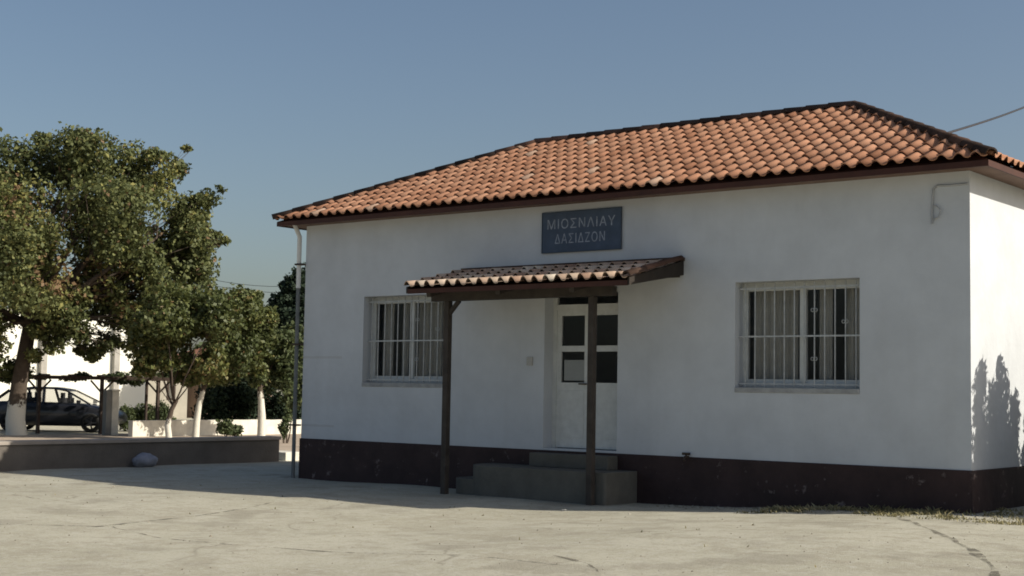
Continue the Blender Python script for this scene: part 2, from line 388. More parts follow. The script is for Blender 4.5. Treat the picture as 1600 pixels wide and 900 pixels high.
# side and rear walls with thickness, floor and ceiling so the room is closed
wb.add([(WD,0,0),(WD,DP,0),(WD,DP,HW),(WD,0,HW)], [(0,1,2,3)])
wb.add([(0,0,0),(0,DP,0),(0,DP,HW),(0,0,HW)], [(3,2,1,0)])
wb.add([(0,DP,0),(WD,DP,0),(WD,DP,HW),(0,DP,HW)], [(3,2,1,0)])
wb.add([(WD-TH,TH,0),(WD-TH,DP-TH,0),(WD-TH,DP-TH,HW),(WD-TH,TH,HW)], [(3,2,1,0)])
wb.add([(TH,TH,0),(TH,DP-TH,0),(TH,DP-TH,HW),(TH,TH,HW)], [(0,1,2,3)])
wb.add([(TH,DP-TH,0),(WD-TH,DP-TH,0),(WD-TH,DP-TH,HW),(TH,DP-TH,HW)], [(0,1,2,3)])
wb.build('wall', M['plaster'], bld)
fb = PB(); fb.box((TH,TH,-0.05),(WD-TH,DP-TH,0.02)); fb.build('interior_floor', M['dark'], bld)
pl = PB(); e = 0.018
pl.box((-e,-e,-1.1),(WD+e,DP+e,-0.001)); pl.build('plinth', M['plinth'], bld)

# eaves: soffit slab and fascia board
sf = PB(); sf.box((-OV+0.03,-OV+0.03,HW+0.001),(WD+OV-0.03,DP+OV-0.03,HW+0.045)); sf.build('soffit', prin('soffit_board', (0.20,0.13,0.10), 0.8, noise_amt=0.2), bld)
fa = PB()
o_ = OV+0.0; zt, zb_ = ZE-0.045, HW-0.02
for a, b_ in (((-o_,-o_,zb_),(WD+o_,-o_+0.028,zt)), ((-o_,DP+o_-0.028,zb_),(WD+o_,DP+o_,zt)), ((-o_,-o_+0.03,zb_),(-o_+0.028,DP+o_-0.03,zt)), ((WD+o_-0.028,-o_+0.03,zb_),(WD+o_,DP+o_-0.03,zt))):
    fa.box(a, b_)
fa.build('fascia', M['fascia'], bld)

def tile_slope(b, org, u, v, n, L, S, tw, gauge, rnd, hump=0.052, drop=0.03, thick=0.014, clip=()):
    """interlocking roman tiles laid on the plane org + u*a + v*b; whole field in one mesh, cut along the hips"""
    org, u, v, n = map(Vector, (org, u, v, n))
    bm = bmesh.new(); tl = bm.faces.layers.float.new('tone')
    nc = int(round(L/tw)); tw = L/nc; nr = int(math.ceil(S/gauge)); K = 9
    prof = []
    for k in range(K):
        t = k/(K-1)
        h = hump*math.sin(math.pi*t/0.60)**0.85 if t < 0.60 else -0.012*math.sin(math.pi*(t-0.60)/0.40)
        prof.append((t, h))
    for j in range(nr):
        for i in range(nc):
            tone = min(1, max(0, rnd.gauss(0.48, 0.15)))
            if rnd.random() < 0.02: tone = 1.0
            if rnd.random() < 0.03: tone = 0.0
            jv = rnd.uniform(-0.008, 0.008); ju = rnd.uniform(-0.004, 0.004); jh = rnd.uniform(-0.003, 0.003)
            v0 = j*gauge - 0.03 + jv; v1 = min((j+1)*gauge + 0.03, S)
            if v1 <= v0: continue
            rows = []
            for vv, hh, sc in ((v0, drop-thick, 1.0), (v0, drop, 1.0), (v1, 0.0, 0.90)):
                r_ = []
                for t, h in prof:
                    uu = i*tw + t*tw*1.02 + ju
                    r_.append(bm.verts.new(org + u*uu + v*vv + n*(h*sc + hh + jh)))
                rows.append(r_)
            for a in range(2):
                for k in range(K-1):
                    f = bm.faces.new((rows[a][k], rows[a][k+1], rows[a+1][k+1], rows[a+1][k])); f[tl] = tone; f.smooth = (a == 1)
    for co, no in clip:
        geom = bm.verts[:] + bm.edges[:] + bm.faces[:]
        bmesh.ops.bisect_plane(bm, geom=geom, plane_co=Vector(co), plane_no=Vector(no), clear_outer=True)
    bm.verts.index_update(); bm.verts.ensure_lookup_table()
    k0 = len(b.v); b.v += [tuple(q.co) for q in bm.verts]
    for f in bm.faces: b.f.append(tuple(q.index+k0 for q in f.verts)); b.t.append(f[tl]); b.sm.append(f.smooth)
    bm.free()

X0, X1, Y0, Y1 = -OV, WD+OV, -OV, DP+OV
RUN = (Y1-Y0)/2; RISE = ZR-ZE; SL = math.hypot(RUN, RISE); cv, sv = RUN/SL, RISE/SL
YM = (Y0+Y1)/2; XA, XB = X0+RUN, X1-RUN
dk = PB()   # solid deck under the tiles
zd = ZE-0.04
dv = [(X0,Y0,zd),(X1,Y0,zd),(X1,Y1,zd),(X0,Y1,zd),(XA,YM,ZR-0.04),(XB,YM,ZR-0.04)]
dk.add(dv, [(0,1,5,4),(1,2,5),(2,3,4,5),(3,0,4),(3,2,1,0)])
roof = dk.build('roof', M['fascia'], bld)
rt = PB(); rnd = random.Random(5)
s2 = 1/math.sqrt(2)
cw = [((X0,Y0,0), (-s2, s2, 0)), ((X1,Y0,0), (s2, s2, 0)), ((X1,Y1,0), (s2,-s2,0)), ((X0,Y1,0), (-s2,-s2,0))]
# signs below: keep the side of each hip plane that belongs to the slope
tile_slope(rt, (X0,Y0,ZE), (1,0,0), (0,cv,sv), (0,-sv,cv), X1-X0, SL, 0.214, 0.325, rnd, hump=0.054, drop=0.032, clip=[((X0,Y0,0),(-s2,s2,0)), ((X1,Y0,0),(s2,s2,0))])
tile_slope(rt, (X1,Y0,ZE), (0,1,0), (-cv,0,sv), (sv,0,cv), Y1-Y0, SL, 0.214, 0.325, rnd, hump=0.054, drop=0.032, clip=[((X1,Y0,0),(-s2,-s2,0)), ((X1,Y1,0),(-s2,s2,0))])
tile_slope(rt, (X1,Y1,ZE), (-1,0,0), (0,-cv,sv), (0,sv,cv), X1-X0, SL, 0.214, 0.325, rnd, hump=0.054, drop=0.032, clip=[((X1,Y1,0),(s2,-s2,0)), ((X0,Y1,0),(-s2,-s2,0))])
tile_slope(rt, (X0,Y1,ZE), (0,-1,0), (cv,0,sv), (-sv,0,cv), Y1-Y0, SL, 0.214, 0.325, rnd, hump=0.054, drop=0.032, clip=[((X0,Y1,0),(s2,s2,0)), ((X0,Y0,0),(s2,-s2,0))])
rt.build('roof_tiles', M['tile'], roof)
def caps(b, p, q, rad=0.082, length=0.36, rnd=rnd, lift=0.02):
    p, q = Vector(p), Vector(q); d = (q-p).normalized(); a = d.cross(Vector((0,0,1))).normalized(); up = a.cross(d)
    nseg = int((q-p).length/length); L = (q-p).length/nseg
    for i in range(nseg):
        c0 = p + d*(i*L-0.03); c1 = p + d*((i+1)*L+0.02); r0 = rad*1.06; r1 = rad*0.97; tone = rnd.random()**1.4
        K = 9; rows = []
        for c, r_, l_ in ((c0, r0-0.018, lift), (c0, r0, lift+0.008), (c1, r1, lift)):
            rows.append([c + a*(math.cos(math.pi*k/(K-1))*r_) + up*(math.sin(math.pi*k/(K-1))*r_ + l_ - 0.03) for k in range(K)])
        vs = [x for r_ in rows for x in r_]
        b.add(vs, [(s*K+k, s*K+k+1, (s+1)*K+k+1, (s+1)*K+k) for s in range(2) for k in range(K-1)], tone, True)
cp = PB()
zc = ZE+0.02; zr = ZR+0.03
caps(cp, (X0-0.03,Y0-0.03,zc), (XA,YM,zr)); caps(cp, (X1+0.03,Y0-0.03,zc), (XB,YM,zr)); caps(cp, (X1+0.03,Y1+0.03,zc), (XB,YM,zr)); caps(cp, (X0-0.03,Y1+0.03,zc), (XA,YM,zr))
caps(cp, (XA,YM,zr), (XB,YM,zr)); cp.build('ridge_caps', M['cap'], roof)

M['sill'] = prin('grey_painted_sill', (0.36,0.36,0.355), 0.7, noise_amt=0.3, nscale=7)
# windows
def window(x0, x1, z0, z1, curtains, first):
    yf = 0.225
    fr = PB(); w = 0.075
    fr.box((x0,yf,z0+0.05),(x0+w,yf+0.06,z1)); fr.box((x1-w,yf,z0+0.05),(x1,yf+0.06,z1))
    fr.box((x0+w,yf,z1-w),(x1-w,yf+0.06,z1)); fr.box((x0+w,yf,z0+0.05),(x1-w,yf+0.06,z0+0.05+w))
    xm = (x0+x1)/2
    fr.box((xm-0.045,yf-0.012,z0+0.05+w),(xm+0.045,yf+0.055,z1-w))
    for a, b_ in ((x0+w, xm-0.045), (xm+0.045, x1-w)):      # sash rails
        fr.box((a,yf+0.012,z0+0.05+w),(b_,yf+0.05,z0+0.09+w)); fr.box((a,yf+0.012,z1-w-0.04),(b_,yf+0.05,z1-w))
    win = fr.build('window', M['white_wood'], bld)
    si = PB(); si.box((x0+0.001,-0.012,z0-0.02),(x1-0.001,yf+0.06,z0+0.048)); si.build('window_sill', M['sill'], win, bevel=0.006)
    for a, b_ in ((x0+w, xm-0.045), (xm+0.045, x1-w)):
        gl = PB(); gl.box((a,yf+0.028,z0+0.09+w),(b_,yf+0.034,z1-w-0.04)); gl.build('pane', M['glass'], win)
    # wrought bars standing in the reveal, each with the small scroll ornaments of the picture
    yb = 0.11; zlo, zhi = z0+0.055, z1-0.01
    gr = PB(); gr.bar((x0+0.01,yb,z0+0.10),(x1-0.01,yb,z0+0.10),0.022,0.022); gr.bar((x0+0.01,yb,z1-0.09),(x1-0.01,yb,z1-0.09),0.022,0.022); gr.bar((x0+0.01,yb,(z0+z1)/2),(x1-0.01,yb,(z0+z1)/2),0.022,0.022)
    nb = 12; xs_ = [x0+0.10+(x1-x0-0.20)*i/(nb-1) for i in range(nb)]
    for i, x in enumerate(xs_): gr.tube([(x,yb,zlo),(x,yb,zhi)], 0.0105, 6)
    def ring(cx, cz, r_=0.033):
        gr.tube([(cx+r_*math.cos(t*math.pi/5), yb-0.012, cz+r_*math.sin(t*math.pi/5)) for t in range(11)], 0.006, 5, cap=False)
    for i, zz in ((7, z0+0.44), (7, z1-0.40), (10, z1-0.56)): ring(xs_[i]-0.024, zz, 0.022); ring(xs_[i]+0.024, zz, 0.022)
    gr.build('window_grille', M['iron'], win)
    for (a, b_, zlow, zhigh) in curtains:
        c = PB(); N = max(6, int((b_-a)/0.012)); vs = []
        for i in range(N+1):
            x = a+(b_-a)*i/N; y = yf+0.16+0.028*math.sin(x*52)+0.012*math.sin(x*117+2)
            vs += [(x,y,zlow),(x,y+0.01,zhigh)]
        c.add(vs, [(2*i,2*i+2,2*i+3,2*i+1) for i in range(N)], 0.5, True); c.build('curtain', M['curtain'], win)
window(*OPEN[2], curtains=[(8.62, 9.30, 1.02, 2.38), (9.62, 9.80, 1.02, 2.38), (10.02, 10.34, 1.02, 2.38)], first=True)
window(*OPEN[0], curtains=[(1.55, 1.80, 1.02, 2.38), (2.0, 2.1, 1.02, 2.38), (2.38, 2.95, 1.02, 2.38)], first=False)

# door: white double leaf with dark glass above, dark transom
x0, x1, z0, z1 = OPEN[1]; yd = 0.22
db = PB(); w = 0.07; ZT = 2.12
db.box((x0,yd,z0),(x0+w,yd+0.07,z1)); db.box((x1-w,yd,z0),(x1,yd+0.07,z1)); db.box((x0+w,yd,z1-0.05),(x1-w,yd+0.07,z1)); db.box((x0+w,yd,ZT),(x1-w,yd+0.07,ZT+0.08))
door = db.build('door', M['white_wood'], bld)
tr = PB(); tr.box((x0+w,yd+0.03,ZT+0.08),(x1-w,yd+0.04,z1-0.05)); tr.build('transom_pane', M['glass'], door)
xm = (x0+x1)/2
for li, (a, b_) in enumerate(((x0+w, xm-0.002), (xm+0.002, x1-w))):
    lf = PB(); y = yd+0.012; t = 0.042; s_ = 0.085
    za, zm, zc_, = 1.02, 1.53, 2.03
    lf.box((a,y,z0+0.01),(b_,y+t,za))                              # solid lower panel
    lf.box((a,y,za),(a+s_,y+t,ZT)); lf.box((b_-s_,y,za),(b_,y+t,ZT))
    lf.box((a+s_,y,zm-0.045),(b_-s_,y+t,zm+0.045)); lf.box((a+s_,y,zc_),(b_-s_,y+t,ZT))
    lf.box((a+s_,y-0.006,z0+0.16),(b_-s_,y-0.001,za-0.12))         # raised field
    leaf = lf.build('door_leaf', M['white_wood'], door, bevel=0.004)
    pn = PB(); pn.box((a+s_,y+0.018,za),(b_-s_,y+0.024,zm-0.045)); pn.box((a+s_,y+0.018,zm+0.045),(b_-s_,y+0.024,zc_)); pn.build('door_pane', M['glass'], door)
    if li == 0:
        pa = PB(); pa.box((a+s_+0.05,y+0.008,za+0.03),(b_-s_-0.005,y+0.014,za+0.34)); pa.build('notice', prin('grey_paper_notice', (0.30,0.31,0.30), 0.8, noise_amt=0.1), door)
        hd = PB(); hd.tube([(b_-0.04,y-0.001,1.0),(b_-0.04,y-0.05,1.0),(b_-0.15,y-0.05,1.0)], 0.011, 8); hd.build('door_handle', M['rust'], door)

# porch: timber frame with two posts and a small tiled lean-to roof
PX0, PX1, PY, PZF, PZW = 3.68, 7.70, -1.38, 2.40, 2.72
pr = PB()
pr.box((PX0+0.12,-0.955,2.22),(PX1-0.55,-0.845,2.355))                     # front beam
for x in (4.05, 5.38, 6.70):
    pr.bar((x,-1.30,PZF-0.10),(x,-0.001,PZW-0.075),0.08,0.08)           # rafters
pr.box((PX0+0.1,-0.07,PZW-0.20),(PX1-0.05,-0.001,PZW-0.122))
for x, dx in ((4.12,0.2),): pr.bar((x,-0.90,2.02),(x+dx,-0.90,2.225),0.055,0.055)
porch = pr.build('porch', M['darkwood'], bld)
dkp = PB()
def slab(b, x0, x1, y0, z0, y1, z1, t):
    b.add([(x0,y0,z0),(x1,y0,z0),(x1,y1,z1),(x0,y1,z1),(x0,y0,z0-t),(x1,y0,z0-t),(x1,y1,z1-t),(x0,y1,z1-t)], [(0,1,2,3),(7,6,5,4),(0,4,5,1),(1,5,6,2),(2,6,7,3),(3,7,4,0)])
slab(dkp, PX0+0.02, PX1-0.02, PY+0.03, PZF-0.025, -0.001, PZW-0.015, 0.035)
dkp.build('porch_deck', M['fascia'], porch)
M['end_board'] = prin('dark_end_board', (0.034,0.027,0.022), 0.8, noise_amt=0.3, nscale=6)
bg_ = PB()      # barge board on the right end and on the left, front board
for xa in (PX1-0.018, PX0-0.012): 
    bg_ = PB(); bg_.add([(xa,PY,PZF+0.02),(xa+0.03,PY,PZF+0.02),(xa+0.03,-0.001,PZW+0.035),(xa,-0.001,PZW+0.035),(xa,PY,PZF-0.08),(xa+0.03,PY,PZF-0.08),(xa+0.03,-0.001,PZW-0.17),(xa,-0.001,PZW-0.17)], [(0,1,2,3),(7,6,5,4),(0,4,5,1),(1,5,6,2),(2,6,7,3),(3,7,4,0)])
    bg_.build('barge_board', M['end_board'], porch)
bf_ = PB(); bf_.box((PX0+0.022,PY-0.005,PZF-0.085),(PX1-0.022,PY+0.024,PZF-0.015)); bf_.build('front_board', M['fascia'], porch)
pt = PB(); Lp = PX1-PX0; Sp = math.hypot(-PY, PZW-PZF); c_, s_ = -PY/Sp, (PZW-PZF)/Sp
tile_slope(pt, (PX0,PY-0.02,PZF), (1,0,0), (0,c_,s_), (0,-s_,c_), Lp, Sp+0.01, 0.205, 0.36, random.Random(8), hump=0.072, drop=0.042)
pt.build('porch_tiles', M['oldtile'], porch)
pc = PB(); pc.bar((PX0-0.02,-0.055,PZW+0.055),(PX1+0.03,-0.055,PZW+0.055),0.105,0.05); 
caps(pc, (PX1+0.005,PY-0.04,PZF+0.055),(PX1+0.005,-0.09,PZW+0.055), rad=0.06, length=0.35)
pc.build('porch_flashing', M['cap'], porch)
for x in (4.10, 6.78):
    po = PB(); po.box((x-0.048,-0.948,gz(x,-0.9)-0.02),(x+0.048,-0.852,2.219))
    po.build('porch_post', M['darkwood'], porch, bevel=0.008)

# steps under the porch
st = MB()
def rounded_block(b, x0, x1, y0, z0, z1, rl, rr_):
    pts = [(x0, 0)]; N = 10
    for k in range(N+1): t = math.pi+k*math.pi/2/N; pts.append((x0+rl+rl*math.cos(t), y0+rl+rl*math.sin(t)))
    for k in range(N+1): t = 1.5*math.pi+k*math.pi/2/N; pts.append((x1-rr_+rr_*math.cos(t), y0+rr_+rr_*math.sin(t)))
    pts.append((x1, 0)); n_ = len(pts)
    y_in = -e-0.001
    pts[0] = (x0, y_in); pts[-1] = (x1, y_in)
    vs = [(x,y,z0) for x,y in pts]+[(x,y,z1) for x,y in pts]
    b.add(vs, [tuple(range(n_, 2*n_))]+[(i,(i+1)%n_,n_+(i+1)%n_,n_+i) for i in range(n_)])
rounded_block(st, 4.32, 6.98, -0.82, -0.9, -0.235, 0.50, 0.05)
sb = rounded_block
steps = empty('entrance_steps', (5.75,-0.5,-0.7), 'dark grey concrete doorstep block with rounded corner under the tiled porch', 'steps')
def child_build(b, name, mat, parent, **k):
    o3 = parent.location; c = math.cos(-parent.rotation_euler.z); s = math.sin(-parent.rotation_euler.z)
    b.v = [((x-o3.x)*c-(y-o3.y)*s, (x-o3.x)*s+(y-o3.y)*c, z-o3.z) for x, y, z in b.v]
    return b.build(name, mat, parent, **k)
child_build(st, 'landing', M['concrete'], steps, bevel=0.012)
lo = MB(); rounded_block(lo, 4.0, 4.9, -0.74, -0.9, -0.45, 0.35, 0.01); child_build(lo, 'lower_step', M['concrete'], steps, bevel=0.012)
th = MB(); th.box((5.22,-0.28,-0.234),(6.64,-e-0.001,-0.035)); child_build(th, 'threshold', M['concrete'], steps, bevel=0.01)

# sign above the porch
M['sign'] = prin('blue_painted_board', (0.066, 0.092, 0.138), 0.7, noise_amt=0.25, nscale=5)
M['letter'] = prin('faded_white_lettering', (0.32, 0.355, 0.42), 0.7, noise_amt=0.45, nscale=20)
sg = empty('name_sign', (5.93,-0.012,2.985), 'dark blue rectangular board with two lines of faded lettering above the porch', 'sign')
b = MB(); b.box((-0.715,-0.015,0),(0.715,0.011,0.595)); b.build('board', M['sign'], sg)
b = MB(); 
for a, c in (((-0.73,-0.022,-0.015),(0.73,-0.002,0.0)),((-0.73,-0.022,0.595),(0.73,-0.002,0.61)),((-0.73,-0.022,0),(-0.715,-0.002,0.595)),((0.715,-0.022,0),(0.73,-0.002,0.595))): b.box(a, c)
b.build('border', prin('sign_rim', (0.05,0.07,0.10), 0.6, noise_amt=0.2), sg)
def lettering(txt, width, height, cx, z):
    cu = bpy.data.curves.new('t', 'FONT'); cu.body = txt; cu.size = 1; cu.extrude = 0.01; cu.align_x = 'CENTER'; cu.space_character = 1.15; cu.offset = 0.0
    to = bpy.data.objects.new('t', cu); COL.objects.link(to); dg = bpy.context.evaluated_depsgraph_get()
    me = bpy.data.meshes.new_from_object(to.evaluated_get(dg)); bpy.data.objects.remove(to)
    co = np.array([v.co for v in me.vertices]); mn, mxx = co.min(0), co.max(0)
    for v in me.vertices:
        x = (v.co.x-(mn[0]+mxx[0])/2)/(mxx[0]-mn[0])*width; y_ = (v.co.y-mn[1])/(mxx[1]-mn[1])*height
        v.co = (cx+x, -0.018-v.co.z*0.15, z+y_)
    me.materials.clear(); me.materials.append(M['letter'])
    o = bpy.data.objects.new('lettering', me); COL.objects.link(o); o.parent = sg
lettering('\u039c\u0399\u039f\u03a3\u039d\u039b\u0399\u0391\u03a5', 1.24, 0.15, 0.0, 0.345)
lettering('\u0394\u0391\u03a3\u0399\u0394\u0396\u039f\u039d', 0.92, 0.15, -0.02, 0.12)

# small fittings on the facade
b = MB(); b.box((4.945,-0.03,1.27),(5.05,-0.001,1.40)); tag(b.build('bell_box', prin('aged_plastic', (0.45,0.44,0.41), 0.6, noise_amt=0.2), bevel=0.006), 'small pale switch box on the white wall left of the door', 'switch box')
b = MB(); rq = random.Random(3)
b.tube([(WD-0.02,-0.015,3.535),(11.6,-0.018,3.53),(11.42,-0.018,3.54),(11.37,-0.02,3.50),(11.355,-0.02,3.30),(11.35,-0.02,3.06)], 0.013, 6)
b.tube([(11.36,-0.02,3.30),(11.42,-0.03,3.28),(11.47,-0.03,3.22),(11.44,-0.03,3.14),(11.38,-0.03,3.12),(11.355,-0.02,3.18)], 0.009, 6)
tag(b.build('conduit', prin('pale_conduit', (0.40,0.41,0.42), 0.6, noise_amt=0.2)), 'thin pale cable conduit with a coil high on the wall near the right corner', 'conduit')
b = MB(); b.tube([(7.81,-0.001,0.0),(7.81,-0.09,0.0),(7.81,-0.12,-0.05)], 0.02, 8); b.tube([(7.75,-0.06,0.045),(7.87,-0.06,0.045)], 0.018, 8); b.tube([(7.81,-0.06,0.0),(7.81,-0.06,0.045)], 0.014, 6)
tag(b.build('wall_tap', M['rust']), 'small dark water tap on the wall at the top of the maroon base', 'tap')

# rain pipe at the left corner
b = MB(); dp = empty('rain_pipe', (-0.11,-0.06,gz(-0.1,0)), 'thin grey rain pipe with a white upper length at the left corner of the building', 'pipe')
zt = dp.location.z
b.tube([(0,0,0),(0,0,3.36)], 0.034, 10); b.build('lower_pipe', prin('grey_pipe_paint', (0.16,0.17,0.17), 0.6, noise_amt=0.25, nscale=5), dp)
b = MB(); b.tube([(0,0,3.30),(0,0,4.20),(0.0,-0.08,4.33),(0,-0.14,4.42)], 0.040, 10); b.build('upper_pipe', prin('white_pipe', (0.72,0.72,0.70), 0.5, noise_amt=0.1), dp)
for zz in (0.9, 2.3, 3.7):
    b = MB(); b.box((-0.055,-0.055,zz),(0.108,0.055,zz+0.03)); b.build('clip', M['rust'], dp)

# service cable to the roof
b = MB(); p0 = Vector((11.33, 0.50, 4.29)); p1 = Vector((17.5, 16.0, 9.6))
p1 = at(1650, 146, 27)
b.tube([p0 + (p1-p0)*t - Vector((0,0,0.04*math.sin(math.pi*t))) for t in np.linspace(0, 1, 14)], 0.015, 6)
tag(b.build('overhead_cable', M['cable']), 'dark overhead cable running up and away from the right hip of the roof', 'cable')

# ---------------------------------------------------------------- foliage tools
def leaf_cloud(clumps, n, size, seed, flat=0.35, tone_mu=0.45, tone_sd=0.22, gaps=0.0, aspect=1.5, patch=None):
    """clumps: (centre, (rx,ry,rz)); leaves are small folded blades spread towards the shell of every clump"""
    rs = np.random.RandomState(seed)
    C = np.array([c for c, r_ in clumps], float); Rr = np.array([r_ for c, r_ in clumps], float)
    wgt = (Rr.prod(1))**(2/3); wgt /= wgt.sum()
    idx = rs.choice(len(C), n, p=wgt)
    d = rs.normal(size=(n, 3)); d /= np.linalg.norm(d, axis=1)[:, None]
    rad = rs.uniform(0.12, 1.0, n)**0.55 + rs.normal(0, 0.07, n)
    # uneven surface: push leaves in and out by direction-dependent noise of their clump
    ph = rs.uniform(0, 6.28, (len(C), 3))
    w_ = np.sin(d[:,0]*4+ph[idx,0])*np.sin(d[:,1]*4+ph[idx,1])+np.sin(d[:,2]*5+ph[idx,2])
    rad *= 1 + 0.16*w_
    P = C[idx] + d*Rr[idx]*rad[:, None]
    if gaps:
        keep = np.array([noise.noise(Vector(p)*0.9) + 0.5*noise.noise(Vector(p)*2.3) > -0.35+gaps*0.3 for p in P]); P = P[keep]; idx = idx[keep]; d = d[keep]; n = len(P)
    nrm = rs.normal(size=(n, 3)) + d*0.7 + np.array([0, 0, flat]); nrm /= np.linalg.norm(nrm, axis=1)[:, None]
    a = np.cross(nrm, rs.normal(size=(n, 3))); a /= np.linalg.norm(a, axis=1)[:, None]; b_ = np.cross(nrm, a)
    s = size*rs.uniform(0.6, 1.35, n)[:, None]
    v0 = P - a*s*aspect*0.5; v2 = P + a*s*aspect*0.5 - nrm*s*0.12; v1 = P + b_*s*0.5 + nrm*s*0.12; v3 = P - b_*s*0.5 + nrm*s*0.12
    V = np.stack([v0, v1, v2, v3], 1).reshape(-1, 3)
    ct = rs.normal(0, 0.13, len(C))
    tone = np.clip(rs.normal(tone_mu, tone_sd, n) + ct[idx], 0, 0.93)
    tone[rs.rand(n) < 0.02] = 1.0
    if patch is not None: tone = np.clip(tone + patch(P), 0, 1)
    return V, tone
def leaf_object(name, V, tone, mat, parent=None, loc=(0,0,0)):
    me = bpy.data.meshes.new(name); n = len(V)//4
    me.vertices.add(len(V)); me.vertices.foreach_set('co', (V-np.array(loc)).astype(np.float32).ravel())
    me.loops.add(4*n); me.loops.foreach_set('vertex_index', np.arange(4*n, dtype=np.int32))
    me.polygons.add(n); me.polygons.foreach_set('loop_start', np.arange(0, 4*n, 4, dtype=np.int32)); me.polygons.foreach_set('loop_total', np.full(n, 4, dtype=np.int32))
    me.update(); me.validate()
    a = me.attributes.new('tone', 'FLOAT', 'FACE'); a.data.foreach_set('value', tone.astype(np.float32))
    me.materials.append(mat); o = bpy.data.objects.new(name, me); COL.objects.link(o)
    if parent is not None: o.parent = parent
    else: o.location = loc
    return o
def limb(b, p, q, r0, r1, bend, rs, n=6):
    p, q = Vector(p), Vector(q); pts = []; rr_ = []
    off = Vector(rs.normal(0, bend, 3)); off.z = abs(off.z)*0.5
    for i in range(n+1):
        t = i/n; j = Vector(rs.normal(0, bend*0.12, 3)) if 0 < i < n else Vector((0,0,0))
        pts.append(p.lerp(q, t) + off*math.sin(math.pi*t) + j); rr_.append(r0+(r1-r0)*t)
    b.tube(pts, rr_, 8); return pts
def tree(name, label, base, fork, clumps, nleaf, lsize, r_trunk, mat_leaf, mat_bark, seed, group=None, trunk_pts=None, twig=True, **kw):
    base = Vector(base); t = empty(name, base, label, 'tree', group)
    rs = np.random.RandomState(seed); b = MB(); fork = Vector(fork)
    pts = trunk_pts or [base - Vector((0,0,0.1)), base.lerp(fork, 0.15), base.lerp(fork, 0.5)+Vector(rs.normal(0, 0.05, 3)), fork]
    n = len(pts); b.tube(pts, [r_trunk*(1.15 if i == 0 else 1.03 if i == 1 else 1-0.3*i/(n-1)) for i in range(n)], 12)
    for i, (c, r_) in enumerate(clumps):
        c = Vector(c); src = fork if (i % 3) else fork.lerp(base, 0.08)
        ks = min(1.0, max(0.12, r_[0]/0.9)); mid = limb(b, src, src.lerp(c, 0.92), r_trunk*0.42*ks, r_trunk*0.09*ks, (c-src).length*0.07, rs)
        if twig:
            for k in range(4):
                d = Vector(rs.normal(0, 1, 3)).normalized(); q = c + Vector((d.x*r_[0], d.y*r_[1], d.z*r_[2]))*0.95
                limb(b, mid[-2-k % 3], q, r_trunk*0.10*ks, 0.005, 0.08, rs, 4)
    b.v = [tuple(Vector(v)-base) for v in b.v]
    b.build('trunk', mat_bark, t)
    V, tone = leaf_cloud([(tuple(c), r_) for c, r_ in clumps], nleaf, lsize, seed+1, **kw)
    V = V - np.array(base); leaf_object('crown', V, tone, mat_leaf, t)
    return t
H2 = Vector((RIGHT.x, RIGHT.y, 0)).normalized(); F2 = Vector((FWD.x, FWD.y, 0)).normalized()

# ---------------------------------------------------------------- large mulberry tree at the left
D = 45.0; K = D/FPX
def cl(px, py, rpx, dz=0.0, rz=None): 
    p = at(px, py, D) + F2*dz; r_ = rpx*K; return (p, (r_, r_, (rz or rpx)*K))
big = [cl(30,270,55,0), cl(90,250,50,1.0), cl(140,248,48,-.6), cl(195,268,44,.5), cl(245,282,40,-.4), cl(272,262,20,.3,20), cl(318,310,24,.2,16), cl(290,335,40,.4),
       cl(-40,330,75,.5), cl(40,350,75,-1.6), cl(120,340,75,1.8), cl(200,345,70,-1.5), cl(260,370,55,1.0), cl(310,380,36,-.5), cl(325,372,22,.2,18),
       cl(-70,430,80,-.6), cl(10,440,70,1.9), cl(80,440,70,-2.2), cl(160,430,70,.6), cl(235,440,60,-.8), cl(290,430,42,.8), cl(315,425,24,-.3),
       cl(-60,520,60,.5), cl(0,530,42,-1.2), cl(60,492,40,1.2), cl(120,488,36,-1), cl(175,487,36,.4), cl(225,492,36,-.6), cl(262,478,42,.5),
       cl(112,533,15,-.8,12), cl(78,520,12,-.8,12), cl(150,540,13,.2,9), cl(192,535,15,-.4,10), cl(12,580,26,.6,20), cl(128,222,20,0,20), cl(62,218,16,.3,16), cl(292,232,9,0,6), cl(345,292,10,.2,8), cl(352,376,9,0,7), cl(240,245,20,.2,18)]
tb = at(28, 640, D); tb.z = gz(tb.x, tb.y)
fk = at(48, 500, D)
for (px, py, r_) in ((70,522,9),(86,540,7),(98,552,9),(118,548,8),(132,562,7),(150,556,8),(175,548,9),(190,560,6),(205,540,9),(216,552,7),(228,520,12),(64,560,8),(140,530,9),(165,530,8),(110,520,9)): big.append(cl(px, py-4, r_*1.7, (px%7)/4-.8, r_*1.35))
def ypatch(P):
    out = np.zeros(len(P))
    for (px, py, rr_, am) in ((150,440,34,.45),(75,330,40,.18),(205,455,40,.22)):
        c = np.array(at(px, py, D)); d = P-c; d -= np.outer(d @ np.array(F2), np.array(F2)); out += am*(np.linalg.norm(d, axis=1) < rr_*K)
    return out
tree('mulberry_tree', 'large broad leafy tree with limewashed trunk foot beside the dark car', tb, fk, big, 125000, 0.092, 0.27, M['leaf_big'], M['bark_lime'], 21,
     trunk_pts=[tb-Vector((0,0,.1)), at(24,655,D), at(30,600,D), at(40,545,D), fk], gaps=0.45, patch=ypatch)

